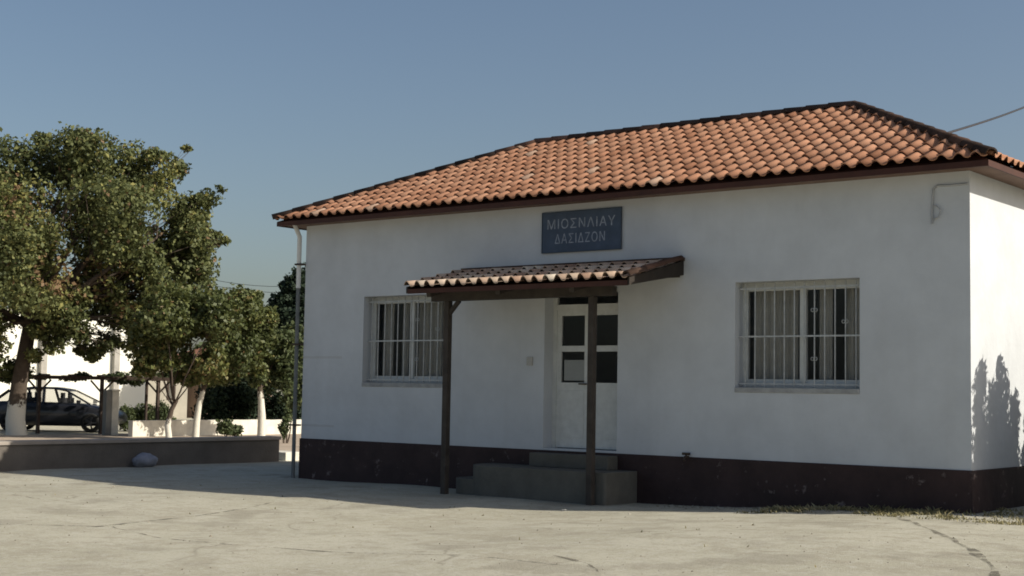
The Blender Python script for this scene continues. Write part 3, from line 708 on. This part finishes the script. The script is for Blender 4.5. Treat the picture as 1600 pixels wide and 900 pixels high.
# ---------------------------------------------------------------- small trees beyond the terrace
D = 42.0; K = D/FPX
sm = [cl(235,520,42,.3), cl(270,500,45,-.5), cl(310,485,42,.6), cl(255,560,30,-.3,24), cl(300,545,42,.2), cl(345,495,38,-.5), cl(225,575,20,0,14), cl(290,590,22,.3,14), cl(325,570,30,-.2)]
b0 = at(265, 690, D); b0.z = gz(b0.x, b0.y)
M['bark_lime_low'] = bark_mat('bark_limewashed_low', 0.55)
tree('small_fruit_tree', 'small yellow-green tree with a forked dark trunk in front of the low white wall', b0, at(272,632,D), sm[:], 25000, 0.09, 0.085, M['leaf_small'], M['bark_lime_low'], 31,
     trunk_pts=[b0-Vector((0,0,.1)), at(262,665,D), at(268,640,D), at(276,625,D)], gaps=0.4, tone_mu=0.52)
D = 44.0; K = D/FPX
sm2 = [cl(345,500,42,.5), cl(380,490,38,-.4), cl(400,520,34,.4), cl(360,545,42,-.3), cl(395,565,32,.3), cl(335,575,30,.3), cl(420,495,18,.1), cl(385,465,24,0,16), cl(330,470,24,0,16)]
b1 = at(305, 690, D); b1.z = gz(b1.x, b1.y)
tree('leaning_limewashed_tree', 'leaning tree with a whitewashed crooked trunk behind the low white wall', b1, at(322,590,D), sm2, 23000, 0.09, 0.10, M['leaf_small'], M['bark_lime_tall'], 41,
     trunk_pts=[b1-Vector((0,0,.1)), at(307,660,D), at(311,632,D), at(317,610,D), at(324,588,D)], gaps=0.35, tone_mu=0.42)
b2 = at(408, 690, D+0.6); b2.z = gz(b2.x, b2.y)
D = 44.6
sm3 = [cl(405,560,34,.3,28), cl(432,540,30,.2), cl(395,590,24,-.2,14), cl(440,580,28,.3)]
tree('straight_limewashed_tree', 'young tree with a straight whitewashed trunk nearest the building corner', b2, at(406,600,D), sm3, 9000, 0.10, 0.115, M['leaf_mid'], M['bark_lime_tall'], 43,
     trunk_pts=[b2-Vector((0,0,.1)), at(409,650,D), at(408,625,D), at(405,600,D)], gaps=0.3)
# dark conifer and green tree by the corner
D = 58.0; K = D/FPX
cf = [cl(462,445,22,0,20), cl(455,470,34,.3,26), cl(470,505,45,-.3,34), cl(430,495,26,.2,22), cl(480,450,30,.4,40), cl(500,520,60,0)]
b3 = at(478, 660, D); b3.z = gz(b3.x, b3.y)
tree('dark_cypress', 'nearly black dense conifer rising behind the left corner of the building', b3, at(475,560,D), cf, 16000, 0.13, 0.2, M['leaf_dark'], M['bark'], 51)
D = 50.0; K = D/FPX
gt = [cl(430,545,26,0,26), cl(455,530,28,.4,26), cl(445,575,34,-.3), cl(470,560,34,.2), cl(430,600,26,.2), cl(462,610,30,-.2)]
b4 = at(452, 675, D); b4.z = gz(b4.x, b4.y)
tree('bushy_green_tree', 'bushy mid-green tree below the dark conifer at the building corner', b4, at(450,620,D), gt, 13000, 0.10, 0.09, M['leaf_mid'], M['bark'], 53, gaps=0.2)

def shrub(name, label, pts, n, size, mat, seed, cat='shrub', group=None, stems=None, **kw):
    arr = [tuple(p) for p, r_ in pts]; cx = sum(p[0] for p in arr)/len(arr); cy = sum(p[1] for p in arr)/len(arr)
    base = Vector((cx, cy, gz(cx, cy))); o = empty(name, base, label, cat, group)
    V, tone = leaf_cloud([(tuple(p), r_) for p, r_ in pts], n, size, seed, **kw)
    leaf_object('foliage', V-np.array(base), tone, mat, o)
    b = MB(); rs = np.random.RandomState(seed)
    for p, r_ in pts:
        p = Vector(p)
        for k in range(2):
            s0 = Vector((p.x, p.y, 0))*0.6+Vector((cx,cy,0))*0.4; s0.z = gz(s0.x, s0.y)-0.05
            limb(b, s0-base, p-base+Vector(rs.normal(0, r_[0]*0.3, 3)), 0.025, 0.008, 0.05, rs, 4)
    b.build('stem', M['bark'], o); return o
D = 50.0; K = D/FPX
shrub('clipped_hedge', 'dark green clipped hedge to the right of the gate pillar', [cl(200,652,16,0,18), cl(215,652,16,.2,18), cl(232,652,16,0,18), cl(250,650,16,.2,20), cl(190,650,12,.3,18)], 5200, 0.07, M['leaf_mid'], 61, cat='hedge')
D = 52.0; K = D/FPX
shrub('dark_thicket', 'dark thicket between the two whitewashed trunks', [cl(335,630,30,0,34), cl(360,620,34,.5,36), cl(385,632,28,.2,34), cl(350,590,34,1,26), cl(395,600,28,.8,30), cl(430,640,26,.4,30), cl(455,645,24,.2,26)], 13000, 0.10, M['leaf_dark'], 63, cat='thicket')
D = 40.0; K = D/FPX
shrub('low_bush', 'low leafy bush rising in front of the right end of the white wall', [cl(352,668,14,0,12), cl(366,672,12,.1,10)], 900, 0.07, M['leaf_mid'], 65, cat='bush')
shrub('far_corner_bush', 'dark straggly bush beside the left corner of the building', [cl(444,668,8,0,16), cl(449,650,7,.1,14)], 600, 0.06, M['leaf_mid'], 66, cat='bush')

# ---------------------------------------------------------------- terrace, kerb block, low wall
TZ = -0.165; TX0, TX1, TY0, TY1 = -4.86, -4.5, -12.0, 3.62
te = empty('retaining_wall', (TX1, 0, -0.7), 'long low concrete wall at the left edge of the forecourt, its face in shade', 'wall')
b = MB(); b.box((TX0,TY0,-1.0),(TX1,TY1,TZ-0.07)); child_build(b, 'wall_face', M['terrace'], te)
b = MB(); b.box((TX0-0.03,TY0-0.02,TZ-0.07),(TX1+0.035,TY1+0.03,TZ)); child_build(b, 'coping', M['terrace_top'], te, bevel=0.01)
g = MB(); nxx = 24; vs = []
xs2 = np.linspace(-19.5, -4.9, nxx); ys2 = np.linspace(-14, 24, 60)
g.add([(x, y, gz(x, y)+0.02) for y in ys2 for x in xs2], [(j*nxx+i, j*nxx+i+1, (j+1)*nxx+i+1, (j+1)*nxx+i) for j in range(59) for i in range(nxx-1)], 0.5, True)
tag(g.build('earth_yard', prin('dry_brown_earth', (0.40, 0.325, 0.25), 0.95, noise_amt=0.22, nscale=0.9, bump=0.6, bscale=12)), kind='structure')
b = MB(); b.box((TX1-1.2,3.95,-0.95),(TX1-0.15,4.55,-0.52)); q = b.build('concrete_block', M['whitewash'], bevel=0.02); tag(q, 'short whitewashed block past the end of the low shaded wall', 'block')
q.rotation_euler.z = 0
b = MB(); rs = np.random.RandomState(4)    # pale bag leaning against the terrace wall
bm = bmesh.new(); bmesh.ops.create_icosphere(bm, subdivisions=3, radius=1)
for v in bm.verts:
    n_ = noise.noise(v.co*2.4)*0.22+noise.noise(v.co*6)*0.08; v.co = v.co*(1+n_); v.co = Vector((v.co.x*0.17, v.co.y*0.27, max(-0.13, v.co.z*0.15)))
    if v.co.z > 0.05: v.co.y *= 0.85
me = bpy.data.meshes.new('bag'); bm.to_mesh(me); bm.free(); me.materials.append(prin('pale_sack', (0.24,0.25,0.29), 0.8, noise_amt=0.25, nscale=8))
for p in me.polygons: p.use_smooth = True
bgo = bpy.data.objects.new('sack', me); COL.objects.link(bgo); bgo.location = (-4.28, -0.02, gz(-4.3,0)+0.12); tag(bgo, 'pale crumpled sack lying against the low shaded wall', 'sack')

wl = MB(); 
def onx(px, X):
    v = ray(px, 640); t = (X-CAM.x)/v.x; p = CAM+v*t; p.z = 0; return p
pA = onx(205, -17.3); pB = onx(500, -17.3)
def lowwall(pA, pB, h, t=0.22):
    b = MB(); n_ = 40; d = (pB-pA).normalized(); s = Vector((-d.y, d.x, 0))
    for i in range(n_):
        a, c = pA.lerp(pB, i/n_), pA.lerp(pB, (i+1)/n_)
        ha, hc = [h+0.02*noise.noise(Vector((k*0.5, 1, 2))) for k in (i, i+1)]
        vs = []
        for p, hh in ((a, ha), (c, hc)):
            z = gz(p.x, p.y)
            vs += [p-s*t/2+Vector((0,0,z-0.1)), p+s*t/2+Vector((0,0,z-0.1)), p+s*t/2+Vector((0,0,z+hh)), p-s*t/2+Vector((0,0,z+hh))]
        b.add(vs, [(0,4,7,3),(3,7,6,2),(2,6,5,1)]+([(0,3,2,1)] if i == 0 else [])+([(4,5,6,7)] if i == n_-1 else []))
    return b
tag(lowwall(pA, pB, 0.50).build('low_wall', M['whitewash']), 'low whitewashed garden wall running behind the dirt yard', 'wall')
# gate pillar
p = at(174, 640, 45.6); gp = empty('gate_pillar', (p.x, p.y, gz(p.x, p.y)), 'square pale pillar with a dark box at the front of the parked car', 'pillar', rz=YAW+0.7)
b = MB(); b.box((-0.05,-0.16,-0.1),(0.17,0.16,1.36)); b.box((-0.07,-0.18,1.36),(0.19,0.18,1.42)); b.build('shaft', M['whitewash'], gp, bevel=0.01)
b = MB(); b.box((-0.23,-0.14,-0.1),(-0.052,0.12,1.40)); b.build('meter_box', prin('grey_meter_box', (0.20,0.20,0.19), 0.6, noise_amt=0.2), gp, bevel=0.01)

# ---------------------------------------------------------------- parked car (side on)
M['seat'] = prin('seat_cloth', (0.05,0.05,0.055), 0.9, noise_amt=0.2)
def make_car(loc, rz):
    car = empty('parked_car', loc, 'dark hatchback car parked side-on behind the large tree trunk', 'car', rz=rz)
    paint = bpy.data.materials.new('dark_car_paint'); paint.use_nodes = True; pb = paint.node_tree.nodes['Principled BSDF']
    pb.inputs['Base Color'].default_value = (0.012,0.013,0.018,1); pb.inputs['Roughness'].default_value = 0.35; pb.inputs['Coat Weight'].default_value = 0.5
    nzz = paint.node_tree.nodes.new('ShaderNodeTexNoise'); nzz.inputs['Scale'].default_value = 3; mr = paint.node_tree.nodes.new('ShaderNodeMapRange'); mr.inputs[3].default_value = 0.3; mr.inputs[4].default_value = 0.55
    paint.node_tree.links.new(nzz.outputs['Fac'], mr.inputs[0]); paint.node_tree.links.new(mr.outputs[0], pb.inputs['Roughness'])
    rub = prin('tyre_rubber', (0.02,0.02,0.02), 0.85, noise_amt=0.2); alu = prin('alloy_rim', (0.07,0.07,0.075), 0.4, metal=0.8, noise_amt=0.1)
    # body stations along x: (x, z_bottom, z_top, half width)
    S = [(-2.12,0.42,0.62,0.62),(-2.08,0.30,0.86,0.74),(-1.9,0.24,0.96,0.81),(-1.4,0.22,0.98,0.85),(-0.6,0.20,0.96,0.865),(0.3,0.20,0.94,0.865),(0.95,0.20,0.92,0.86),(1.3,0.21,0.86,0.84),(1.75,0.23,0.76,0.79),(2.02,0.28,0.66,0.70),(2.12,0.38,0.54,0.58)]
    b = MB(); sec = []
    for x, zb2, zt2, hw in S:
        sec.append([(x, s*hw*k, zb2+(zt2-zb2)*t) for s, k, t in ((-1,.90,0),(-1,1,.22),(-1,1,.62),(-1,.96,.88),(-1,.80,1),(1,.80,1),(1,.96,.88),(1,1,.62),(1,1,.22),(1,.90,0))])
    n_ = 10; vs = [p for s in sec for p in s]
    fs = [(i*n_+k, i*n_+(k+1)%n_, (i+1)*n_+(k+1)%n_, (i+1)*n_+k) for i in range(len(S)-1) for k in range(n_)]
    fs += [tuple(range(n_))[::-1], tuple(range((len(S)-1)*n_, len(S)*n_))]
    b.add(vs, fs, 0.5, True); b.build('body', paint, car)
    # greenhouse: roof and pillars
    G = [(-1.95,0.95,0.66),(-1.45,1.36,0.56),(-0.75,1.445,0.56),(0.0,1.44,0.56),(0.40,1.37,0.55),(1.25,0.93,0.66)]
    b = MB()
    rp_ = G[1:5]; vs = []
    for x, z, hw in rp_: vs += [(x,-hw,z-0.03),(x,-hw*0.8,z+0.012),(x,hw*0.8,z+0.012),(x,hw,z-0.03),(x,hw,z-0.06),(x,-hw,z-0.06)]
    b.add(vs, [(i*6+k,(i+1)*6+k,(i+1)*6+(k+1)%6,i*6+(k+1)%6) for i in range(3) for k in range(6)]+[(0,1,2,3,4,5),(23,22,21,20,19,18)], 0.5, True)
    for s in (-1, 1):
        for (xa, za, ya), (xb, zb3, yb3), w2 in (((1.25,0.91,.78),(0.40,1.34,.545),.055),((-0.25,0.93,.84),(-0.32,1.41,.555),.075),((-1.15,0.93,.83),(-1.2,1.36,.555),.07),((-1.93,0.93,.74),(-1.45,1.33,.55),.09)):
            b.bar((xa,s*ya,za),(xb,s*yb3,zb3),w2,0.05,up=(0,1,0))
    b.build('roof', paint, car)
    b = MB()
    for s in (-1, 1):
        for q in ([(1.20,.79,.92),(0.42,.548,1.345),(-0.28,.558,1.40),(-0.22,.845,.94)], [(-0.28,.845,.94),(-0.36,.558,1.40),(-1.15,.558,1.36),(-1.1,.835,.95)], [(-1.2,.83,.95),(-1.24,.556,1.35),(-1.45,.55,1.32),(-1.88,.75,.95)]):
            b.add([(x, s*(y-0.012), z) for x, y, z in q], [(0,1,2,3)])
    b.build('side_window', M['carglass'], car)
    b = MB(); b.add([(1.25,-.76,.92),(1.25,.76,.92),(0.43,.52,1.36),(0.43,-.52,1.36)], [(0,1,2,3)]); b.build('windscreen', M['carglass'], car)
    b = MB(); b.add([(-1.93,-.72,.95),(-1.93,.72,.95),(-1.47,.52,1.34),(-1.47,-.52,1.34)], [(3,2,1,0)]); b.build('rear_window', M['carglass'], car)
    b = MB()
    for sx in (0.25, -0.85):
        for sy in (-0.38, 0.38):
            b = MB(); b.box((sx-0.08,sy-0.22,0.5),(sx+0.06,sy+0.22,1.10)); b.box((sx-0.06,sy-0.11,1.0995),(sx+0.03,sy+0.11,1.27))
            b.build('seat', M['seat'], car)
    for x in (-1.32, 1.30):
        for s in (-1, 1):
            b = MB(); y0_ = s*0.70; y1_ = s*0.885; N = 20; pr_ = [(0.19,y1_-s*0.02),(0.27,y1_),(0.31,y1_-s*0.02),(0.315,y0_),(0.2,y0_)]
            vs = [(x+r_*math.cos(2*math.pi*k/N), y, 0.315+r_*math.sin(2*math.pi*k/N)) for r_, y in pr_ for k in range(N)]
            b.add(vs, [(i*N+k, i*N+(k+1)%N, (i+1)*N+(k+1)%N, (i+1)*N+k) for i in range(4) for k in range(N)], 0.5, True)
            wh = b.build('wheel', rub, car)
            b = MB()
            for k in range(5):
                t = 2*math.pi*k/5; b.bar((x,s*0.872,0.315),(x+0.19*math.cos(t),s*0.868,0.315+0.19*math.sin(t)),0.05,0.03,up=(0,1,0))
            b.tube([(x,s*0.80,0.315),(x,s*0.885,0.315)],0.05,10); b.build('rim', alu, wh)
    for s in (-1, 1):
        b = MB(); b.box((1.92,s*0.52-0.13,0.56),(2.06,s*0.52+0.13,0.67)); b.build('headlight', M['carglass'], car, bevel=0.02)
        b = MB(); b.box((-2.105,s*0.62-0.08,0.68),(-2.0,s*0.62+0.08,0.90)); b.build('tail_light', prin('red_lens', (0.3,0.02,0.02), 0.3, noise_amt=0.05), car, bevel=0.02)
        b = MB(); b.box((0.86,s*0.93-0.06,0.92),(0.98,s*0.93+0.06,1.04)); b.bar((0.92,s*0.82,0.94),(0.92,s*0.9,0.96),0.03); b.build('door_mirror', paint, car, bevel=0.02)
    return car
cp_ = at(92, 640, 49.5); make_car((cp_.x, cp_.y, gz(cp_.x, cp_.y)), YAW)

# ---------------------------------------------------------------- pergola
D = 47.0
def P2(px, py, d=0): return at(px, py, 47.0+d)
pg0 = at(150, 640, 47.0)
pg = empty('vine_pergola', (pg0.x, pg0.y, gz(pg0.x, pg0.y)), 'dark steel pergola overgrown with vine in front of the white house', 'pergola')
b = MB(); bl = P2(-60,592); br = P2(282,590); zb5 = (bl.z+br.z)/2-0.0; bl.z = br.z = zb5+0.02
back = F2*2.6
b.bar(bl, br, 0.08, 0.11)
for i in range(9):
    a = bl.lerp(br, i/8); b.bar(a+Vector((0,0,0.078))-F2*0.35, a+Vector((0,0,0.078))+F2*0.35, 0.045, 0.05)
child_build(b, 'beam', M['rust'], pg)
for px in (-50, 60, 158, 246):
    for dd in (0,):
        a = P2(px, 640); a = a + F2*dd; top = Vector((a.x, a.y, zb5-0.03))
        b = MB(); b.bar(Vector((a.x,a.y,gz(a.x,a.y)-0.05)), top, 0.09, 0.09)
        for s in (-1, 1): b.bar(top-Vector((0,0,0.42)), top+H2*0.36*s-Vector((0,0,0.03)), 0.05, 0.05)
        child_build(b, 'pergola_post', M['rust'], pg)
K = 47/FPX; D = 47.0
vc = [cl(px, 590+dy, r_, dz, rz) for px, dy, r_, dz, rz in ((60,-1,12,.2,4),(90,0,14,1,4),(125,-2,14,.3,6),(160,-1,16,1.2,6),(190,2,18,.2,9),(212,5,12,.1,9),(235,-1,14,.6,6),(262,-6,20,.8,12),(150,-2,20,2.2,5),(90,-1,16,2.0,5),(20,0,18,.5,6),(-20,-3,20,1,8))]
V, tone = leaf_cloud([(tuple(c), r_) for c, r_ in vc], 5000, 0.08, 77); leaf_object('vine', V-np.array(pg.location), tone, M['leaf_mid'], pg)
# lamp post / drain in front of the white house edge
p = at(228, 640, 47.5); b = MB(); zz = gz(p.x,p.y); b.tube([(p.x,p.y,zz),(p.x,p.y,at(228,540,47.5).z)], 0.05, 8); tag(b.build('steel_pole', M['rust']), 'slim dark pole standing at the right edge of the white house', 'pole')

# ---------------------------------------------------------------- houses in the background
def house(name, label, pL, pR, depth, h, mat, roofmat, wins=(), roof_h=1.2, flat=False):
    """pL/pR: ground positions of the facade ends"""
    pL = Vector((pL.x,pL.y,0)); pR = Vector((pR.x,pR.y,0)); L = (pR-pL).length; d = (pR-pL).normalized(); rz = math.atan2(d.y, d.x)
    z = gz(pL.x, pL.y); hs = empty(name, (pL.x,pL.y,z), label, 'house', rz=rz)
    b = MB(); b.box((0,0,-0.2),(L,depth,h)); b.build('wall', mat, hs)
    b = MB()
    if flat: b.box((-0.08,-0.08,h+0.001),(L+0.08,depth+0.08,h+0.14)); rf = b.build('roof', roofmat, hs)
    else:
        o2 = 0.4; r2 = depth/2
        vs = [(-o2,-o2,h+0.02),(L+o2,-o2,h+0.02),(L+o2,depth+o2,h+0.02),(-o2,depth+o2,h+0.02),(r2,depth/2,h+roof_h),(max(L-r2, r2+0.1),depth/2,h+roof_h)]
        b.add(vs, [(0,1,5,4),(1,2,5),(2,3,4,5),(3,0,4),(3,2,1,0)]); rf = b.build('roof', roofmat, hs)
    for (x0, x1, z0, z1) in wins:
        b = MB(); t = 0.07
        for a, c in (((x0,-0.03,z0),(x1,-0.002,z0+t)),((x0,-0.03,z1-t),(x1,-0.002,z1)),((x0,-0.03,z0+t),(x0+t,-0.002,z1-t)),((x1-t,-0.03,z0+t),(x1,-0.002,z1-t))): b.box(a, c)
        w_ = b.build('window', M['rust'], hs)
        b = MB(); b.box((x0+t,-0.012,z0+t),(x1-t,-0.003,z1-t)); b.build('pane', M['carglass'], w_)
    return hs
M['farroof'] = tone_mat('far_roof_tile', [(0, (0.36,0.17,0.10)), (1, (0.45,0.22,0.14))], 0.9, 0.1, extra_noise=0.4)
hw_ = house('white_house', 'white rendered flat-roofed house behind the car and pergola', onx(-190,-31.0), onx(227,-31.0), 7.0, 4.3, M['farwall'], M['beige'], wins=[(1.0,2.1,1.0,2.2)], flat=True)
for px in (64, 178):
    a = onx(px, -30.9); a2 = hw_.matrix_basis.inverted() @ Vector((a.x,a.y,hw_.location.z)); b = MB(); b.box((a2.x-0.13,-0.2,-0.1),(a2.x+0.13,-0.01,4.25)); b.build('pilaster', prin('grey_render', (0.36,0.34,0.31), 0.9, noise_amt=0.2), hw_)
hs2 = house('beige_outbuilding', 'low beige outbuilding between the white house and the small forked tree', at(229,640,70), at(292,640,70.5), 3.0, 2.45, M['beige'], M['beige'], wins=[(0.95,1.35,0.9,1.9)], flat=True)
hs3 = house('tiled_cottage', 'brown cottage with terracotta roof half hidden by the small trees', at(312,640,72), at(425,640,74), 6.0, 2.6, M['brownwall'], M['farroof'], wins=[(0.8,1.6,1.0,1.9)], roof_h=1.35)
# trees far behind, seen through gaps
D = 95; K = D/FPX
for i, (px, r_, h_) in enumerate(((-120,70,560),(-10,55,570),(340,60,560),(520,70,540))):
    c = [cl(px,h_,r_*0.6,0), cl(px-r_*.5,h_+25,r_*.5,1.5), cl(px+r_*.5,h_+22,r_*.5,-1.5), cl(px,h_+35,r_*.6,2)]
    bb = at(px, 640, D); bb.z = gz(bb.x, bb.y)
    tree('distant_tree', ('distant round tree past the left edge of the white house', 'distant tree behind the white house', 'distant tree behind the tiled cottage', 'distant tree hidden behind the main building')[i], bb, at(px,595,D), c, 3500, 0.3, 0.22, M['leaf_mid'], M['bark'], 90+i, twig=False)
# thin telephone wires in the left background
b = MB(); a = at(330, 437, 72); c = at(520, 442, 66)
for dz in (0, 0.28): b.tube([a.lerp(c, t)-Vector((0,0,dz+0.25*math.sin(math.pi*t))) for t in np.linspace(0,1,9)], 0.012, 5)
tag(b.build('telephone_wire', M['cable']), 'pair of thin wires crossing the sky between the trees and the building', 'wire')

# ---------------------------------------------------------------- shrub beside the right wall (outside the frame, its shadow falls on the wall)
rs = np.random.RandomState(8); pts = []
for k in range(24):
    y = 0.72+k*0.17+rs.uniform(-.15,.15); x = 13.75+rs.uniform(-0.45,0.45); top = 2.38+rs.uniform(-0.55,0.15) - (0.3 if k > 10 else 0) + (x-13.75)*0.6
    for z in np.arange(0.0, top, 0.32): pts.append(((x+rs.uniform(-.1,.1), y+rs.uniform(-.08,.08), z), (0.26-0.045*z,0.26-0.045*z,0.26)))
for k in range(16): pts.append(((13.75+rs.uniform(-.2,.2), 0.62+k*0.27, 0.35+rs.uniform(-.2,.2)), (0.34,0.3,0.75)))
shrub('oleander_shrub', 'tall plume-like shrub growing beside the sunlit right wall', pts, 34000, 0.07, M['leaf_mid'], 101, aspect=2.2)

# ---------------------------------------------------------------- weeds and litter along the foot of the wall
rs = np.random.RandomState(15); V = []; tn = []
def blade(x, y, h, tone):
    z = gz(x, y); a = rs.uniform(0, 6.28); lean = rs.uniform(0.3, 1.6)*h; w = rs.uniform(0.004, 0.010)
    dx, dy = math.cos(a), math.sin(a); t = Vector((x+dx*lean, y+dy*lean, z+h)); mid = Vector((x+dx*lean*0.35, y+dy*lean*0.35, z+h*0.6))
    V.extend([(x-dy*w, y+dx*w, z), (x+dy*w, y-dx*w, z), (mid.x+dy*w*.8, mid.y-dx*w*.8, mid.z), (t.x, t.y, t.z)]); tn.append(tone)
for _ in range(620):
    cx = rs.uniform(8.6, 13.9)
    off = abs(rs.normal(0, 0.42)) + 0.02
    cy = rs.uniform(-1.3, 0.9) if cx > 11.9 else -0.03-off
    if noise.noise(Vector((cx*1.3, cy*2.2, 4))) < 0.02+0.25*max(0, (10.2-cx)/2): continue
    tm = 0.45+0.5*noise.noise(Vector((cx*2, cy*2, 7))); hh = rs.uniform(0.012, 0.05)*(1.6 if rs.rand() < 0.12 else 1)
    sp = rs.uniform(0.03, 0.12)
    for k in range(rs.randint(8, 26)):
        blade(cx+rs.normal(0,sp), min(cy+rs.normal(0,sp*0.6), -0.03 if cx < 11.8 else 9), hh*rs.uniform(0.4,1.3), np.clip(tm+rs.normal(0,.2),0,1))
for _ in range(160):
    cx, cy = rs.uniform(-4.3,13), rs.uniform(-7.5,-1.0)
    for k in range(rs.randint(2,5)): blade(cx+rs.normal(0,0.03), cy+rs.normal(0,0.03), rs.uniform(0.01,0.03), rs.uniform(0.1,.9)) if rs.rand() < 0.25 else None
tag(leaf_object('dry_weeds', np.array(V), np.array(tn), M['straw'], None, (11,0,-0.6)), 'dry weeds and grass along the foot of the right wall', 'weeds', kind='stuff')
# loose soil and pebbles along the base
b = MB()
for _ in range(900):
    x = rs.uniform(7.5, 13.8); y = -0.03-abs(rs.normal(0,0.28)) if x < 11.9 else rs.uniform(-1.2,0.8)
    r_ = rs.uniform(0.006,0.022); z = gz(x,y); a = rs.uniform(0,3)
    vs = [(x+r_*math.cos(a+k*1.2566)*rs.uniform(.7,1.2), y+r_*math.sin(a+k*1.2566)*rs.uniform(.7,1.2), z-0.002) for k in range(5)]+[(x,y,z+r_*0.8)]
    b.add(vs, [(k,(k+1)%5,5) for k in range(5)], rs.uniform(0,1))
for _ in range(700):
    x = rs.uniform(-4, 15); y = rs.uniform(-12, -0.8); r_ = rs.uniform(0.004, 0.013)*(1.8 if rs.rand() < 0.05 else 1); z = gz(x,y); a = rs.uniform(0,3)
    vs = [(x+r_*math.cos(a+k*1.2566)*rs.uniform(.7,1.2), y+r_*math.sin(a+k*1.2566)*rs.uniform(.7,1.2), z-0.002) for k in range(5)]+[(x,y,z+r_*0.8)]
    b.add(vs, [(k,(k+1)%5,5) for k in range(5)], rs.uniform(0,1))
tag(b.build('pebbles', tone_mat('pebble', [(0,(0.13,0.11,0.08)),(0.7,(0.30,0.27,0.21)),(1,(0.45,0.42,0.36))], 0.9)), 'scattered pebbles and crumbs of soil by the wall foot', 'pebbles', kind='stuff')
M['paper'] = prin('white_paper_litter', (0.78,0.78,0.76), 0.7, noise_amt=0.1)
def scrap(x, y, w, l, a, label):
    b = MB(); N = 4; vs = []
    for j in range(N+1):
        for i in range(N+1):
            u_, v_ = (i/N-0.5)*w, (j/N-0.5)*l; px = x+u_*math.cos(a)-v_*math.sin(a); py = y+u_*math.sin(a)+v_*math.cos(a)
            vs.append((px, py, gz(px,py)+0.012+0.022*abs(noise.noise(Vector((px*22,py*22,1))))))
    b.add(vs, [(j*(N+1)+i, j*(N+1)+i+1, (j+1)*(N+1)+i+1, (j+1)*(N+1)+i) for j in range(N) for i in range(N)], 0.5, True)
    o = b.build('paper_scrap', M['paper']); md = o.modifiers.new('thick','SOLIDIFY'); md.thickness = 0.002
    tag(o, label, 'litter', 'paper litter by the wall foot')
scrap(10.83,-0.66,0.13,0.10,0.4,'larger crumpled white scrap on the weeds before the maroon base')
scrap(11.30,-0.35,0.07,0.06,1.4,'small white scrap nearer the right corner of the building')
scrap(7.1,-1.95,0.06,0.05,0.9,'tiny white scrap at the shadow edge before the porch')
